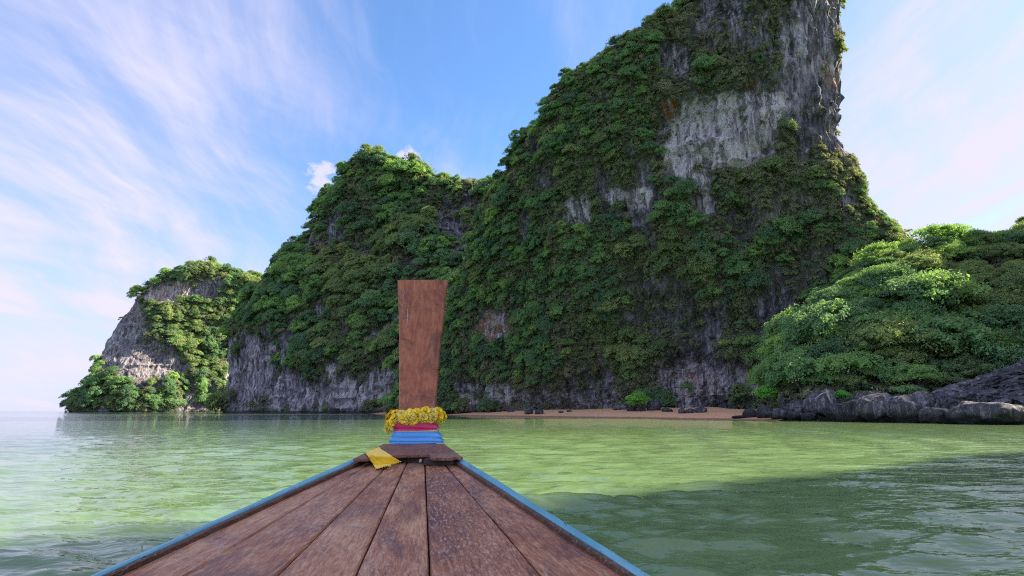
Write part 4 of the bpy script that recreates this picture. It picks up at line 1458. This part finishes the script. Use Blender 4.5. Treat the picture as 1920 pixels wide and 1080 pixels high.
wrap('prow_scarf', 'blue satin sash lowest of the cloths tied round the prow', 'scarf', [(832, 725.5, 829.5, 4.085), (826, 727.5, 827.5, 4.09), (818, 731, 824, 4.10), (809, 735, 819, 4.11)], M_CBLUE, 2.6, 3)
wrap('prow_ribbon', 'thin orange ribbon between the blue and magenta cloths', 'scarf', [(810.5, 735.0, 819.0, 4.113), (806, 736.0, 818.0, 4.118)], M_CYEL, 1.0, 5, out=-0.001)
wrap('prow_scarf', 'magenta satin sash tied round the prow under the flower garland', 'scarf', [(808, 735.2, 818.6, 4.12), (803, 736, 817.8, 4.125), (793, 738.5, 817, 4.13)], M_CPINK, 1.4, 9, out=0.001)
# loose cloth ends running down the side of the stem
def strip(name, label, pts, width, mat):
    V = []
    for p, n_ in pts:
        V += [tuple(p - n_ * width / 2), tuple(p + n_ * width / 2)]
    Fc = [(2 * i, 2 * i + 1, 2 * i + 3, 2 * i + 2) for i in range(len(pts) - 1)]
    o = link(name, mesh_py(name, V, Fc, [mat], smooth=True), label=label, category='cloth')
    md = o.modifiers.new('thickness', 'SOLIDIFY')
    md.thickness = 0.002
    return o


# ------------------------------------------------------------------ marigold garland
M_PETAL, t, b, o = material('marigold_petals')
oi = t.new('ShaderNodeObjectInfo')
at = t.new('ShaderNodeAttribute', attribute_name='leaf')
base = t.ramp(oi.outputs['Random'], [(0.0, (0.95, 0.58, 0.010)), (0.35, (0.95, 0.68, 0.02)), (0.7, (0.92, 0.70, 0.06)), (1.0, (0.84, 0.70, 0.18))])
sp_ = t.new('ShaderNodeSeparateColor')
t.l.new(at.outputs['Color'], sp_.inputs[0])
hs = t.new('ShaderNodeHueSaturation')
t.l.new(base, hs.inputs['Color'])
t.l.new(t.math('ADD', t.math('MULTIPLY', sp_.outputs[0], 0.45), 0.85), hs.inputs['Value'])
t.l.new(hs.outputs[0], b.inputs['Base Color'])
b.inputs['Roughness'].default_value = 0.6
b.inputs['Subsurface Weight'].default_value = 0.15
b.inputs['Subsurface Radius'].default_value = (0.01, 0.006, 0.002)
b.inputs['Subsurface Scale'].default_value = 0.3


def flower_mesh(seed):
    g = np.random.default_rng(seed)
    V, Fc, col = [], [], []
    for layer, (n, tilt, r0, L) in enumerate(((11, 0.15, 0.35, 0.62), (11, 0.55, 0.30, 0.62), (9, 0.95, 0.22, 0.62), (7, 1.25, 0.12, 0.62))):
        for i in range(n):
            a = 2 * math.pi * (i + g.uniform(-.2, .2) + 0.5 * layer) / n
            e = tilt + g.uniform(-.15, .15)
            d = Vector((math.cos(a) * math.cos(e), math.sin(a) * math.cos(e), math.sin(e)))
            s_ = Vector((-math.sin(a), math.cos(a), 0))
            u = d.cross(s_).normalized() * -1
            w = 0.26 * g.uniform(0.8, 1.25)
            l_ = L * g.uniform(0.85, 1.15)
            p0 = d * r0 * 0.5
            k = len(V)
            tipw = w * 1.1
            for q in (p0 - s_ * w * 0.4, p0 + s_ * w * 0.4, p0 + d * l_ * 0.7 + s_ * w - u * 0.03, p0 + d * l_ * 0.7 - s_ * w - u * 0.03,
                      p0 + d * l_ + s_ * tipw * 0.7 + u * 0.14 * g.uniform(0.2, 1.6), p0 + d * l_ - s_ * tipw * 0.7 + u * 0.14 * g.uniform(0.2, 1.6)):
                V.append(q)
            Fc += [(k, k + 1, k + 2, k + 3), (k + 3, k + 2, k + 4, k + 5)]
            c_ = float(g.random())
            col += [c_, c_]
    # green calyx ball closes the underside
    me = mesh_py('flower', V, Fc, [M_PETAL])
    arr = np.ones((len(Fc), 4), np.float32)
    arr[:, 0] = col
    me.attributes.new('leaf', 'FLOAT_COLOR', 'FACE').data.foreach_set('color', arr.ravel())
    return me


FL = [flower_mesh(60 + i) for i in range(4)]
gar = bpy.data.objects.new('flower_garland', None)
C.objects.link(gar)
gar['label'] = 'thick ring of yellow marigold flowers hung round the prow board'
gar['category'] = 'garland'
gc = at_y(778, 784, 4.22)
gg = random.Random(21)
ring = []
for row, (dz, dr, n) in enumerate(((0.032, -0.006, 18), (-0.016, 0.002, 19), (0.008, 0.014, 17))):
    for i in range(n):
        th = 2 * math.pi * (i + 0.37 * row + gg.uniform(-.12, .12)) / n
        ring.append((th, dz + gg.uniform(-.008, .008), dr))
core = []
for th in np.linspace(0, 2 * math.pi, 40, endpoint=False):
    core.append(Vector((gc.x + 0.168 * math.cos(th), gc.y + 0.04 + 0.115 * math.sin(th), gc.z - 0.004 - 0.030 * math.cos(th) * -1 * 0.6)))
V, Fc = tube(core + [core[0]], [0.018] * 41, 7)
link('cord', mesh_py('cord', V, Fc, [M_CGOLD], smooth=True), gar)
for th, dz, dr in ring:
    cx, sx_ = math.cos(th), math.sin(th)
    pos = Vector((gc.x + (0.172 + dr) * cx, gc.y + 0.04 + (0.118 + dr) * sx_, gc.z + dz + 0.009 * cx))
    n_ = Vector((cx * 0.9, sx_, 0.25 + dz * 12 + gg.uniform(-.3, .3))) + Vector((gg.uniform(-.3, .3), gg.uniform(-.3, .3), 0))
    f = link('flower', FL[gg.randrange(4)], gar)
    f.location = pos
    f.rotation_euler = (n_.normalized().to_track_quat('Z', 'Y') @ Euler((0, 0, gg.uniform(0, 6.28))).to_quaternion()).to_euler()
    k = gg.uniform(0.040, 0.050)
    f.scale = (k, k, k)
for i, (px, py) in enumerate(((731, 796), (729, 803))):
    f = link('flower', FL[i % 4], gar)
    f.location = at_y(px, py, 4.13 + 0.03 * (i > 2))
    f.rotation_euler = (Vector((-0.6 if i < 2 else 0.7, -0.6, -0.1)).to_track_quat('Z', 'Y')).to_euler()
    f.scale = (0.045,) * 3

# ------------------------------------------------------------------ mustard cloth lying over the plate edge
n, m = 40, 34
V = []
YEDGE = on_deck(712, 857.5, HP).y - 0.012
cor = [(684.5, 849.5), (710, 839), (752, 865.5), (706, 879.5)]      # back left, back right, front right, front left
for i in range(m):
    f = i / (m - 1)
    for j in range(n):
        g_ = j / (n - 1)
        px = (cor[0][0] * (1 - g_) + cor[1][0] * g_) * (1 - f) + (cor[3][0] * (1 - g_) + cor[2][0] * g_) * f
        py = (cor[0][1] * (1 - g_) + cor[1][1] * g_) * (1 - f) + (cor[3][1] * (1 - g_) + cor[2][1] * g_) * f
        py += 1.6 * math.sin(f * 3.14) * (g_ - 0.5)
        bump_ = 0.005 * vnoise(np.array([[f * 5, g_ * 4, 0]]), 71)[0] + 0.009 * math.exp(-((g_ - 0.16 - 0.25 * f) / 0.07) ** 2)
        jx = px + 1.2 * vnoise(np.array([[f * 6, g_ * 6, 3]]), 72)[0]
        q = on_deck(jx, py, 0.060 + bump_)
        if q.y < YEDGE:                                   # hangs down the edge of the plate ...
            q = at_y(jx, py, YEDGE + 0.6 * bump_ - 0.004)
            if q.z < deck_z(q.y) + 0.010 + abs(bump_):    # ... and lies on the deck
                q = on_deck(jx, py, 0.010 + abs(bump_))
        V.append(tuple(q))
cl = link('cloth_scrap', mesh_py('cloth_scrap', V, [tuple(q) for q in grid_faces(n, m).tolist()], [M_CGOLD], smooth=True),
          label='mustard yellow scrap of cloth draped over the foredeck edge', category='cloth')
md = cl.modifiers.new('thickness', 'SOLIDIFY')
md.thickness = 0.003
# fringe and a knotted tassel along the near hem
gf = random.Random(4)
for i in range(13):
    f = i / 12
    a = Vector(V[(m - 1) * n + int(f * (n - 1))])
    d = Vector((gf.uniform(-.006, .006), -0.014 - gf.uniform(0, .008), -0.001))
    vv, ff = tube([a + Vector((0, 0.002, 0.001)), a + d * 0.6, a + d], [0.0022, 0.003, 0.0015], 5)
    link('fringe', mesh_py('fringe', vv, ff, [M_CGOLD], smooth=True), cl)
kx = on_deck(730, 874, 0.012)
vv, ff = tube([kx, kx + Vector((0.003, -0.012, 0.002)), kx + Vector((0.001, -0.03, -0.001)), kx + Vector((0.006, -0.05, -0.004))], [0.006, 0.011, 0.006, 0.009], 8)
link('tassel', mesh_py('tassel', vv, ff, [M_CGOLD], smooth=True), cl)

# a pale chip of shell by the chock
sh = on_deck(788.5, 864.5, 0.016)
bm = bmesh.new()
bmesh.ops.create_icosphere(bm, subdivisions=2, radius=0.011)
for v in bm.verts:
    v.co = Vector((v.co.x * 0.9, v.co.y, v.co.z * 1.2)) * (1 + 0.3 * vnoise(np.array([tuple(v.co * 60)]), 8)[0])
me = bpy.data.meshes.new('pebble')
bm.to_mesh(me)
bm.free()
me.materials.append(M_DRIFT)
po = link('pebble', me, label='small pale grey stone wedged at the foredeck notch', category='stone')
po.location = sh

# ------------------------------------------------------------------ a bird far up beside the pinnacle
M_BIRD, t, b, o = material('dark_feathers')
b.inputs['Base Color'].default_value = (0.02, 0.02, 0.022, 1)
V, Fc = tube([(0, -0.28, 0), (0, -0.18, 0.01), (0, 0, 0.0), (0, 0.16, 0), (0, 0.34, 0.0)], [0.015, 0.055, 0.075, 0.05, 0.02], 8)
k = len(V)
for sg in (-1, 1):
    k = len(V)
    V += [Vector(q) for q in ((0, -0.10, 0.02), (0, 0.08, 0.02), (sg * 0.30, -0.12, 0.20), (sg * 0.30, 0.02, 0.20), (sg * 0.62, 0.10, 0.13))]
    Fc += [(k, k + 1, k + 3, k + 2), (k + 2, k + 3, k + 4)]
bird = link('bird', mesh_py('bird', V, Fc, [M_BIRD]), label='small dark bird flying beside the pinnacle', category='bird')
bird.location = at_y(1161, 107, 150)
bird.rotation_euler = (0.2, 0.5, 1.1)
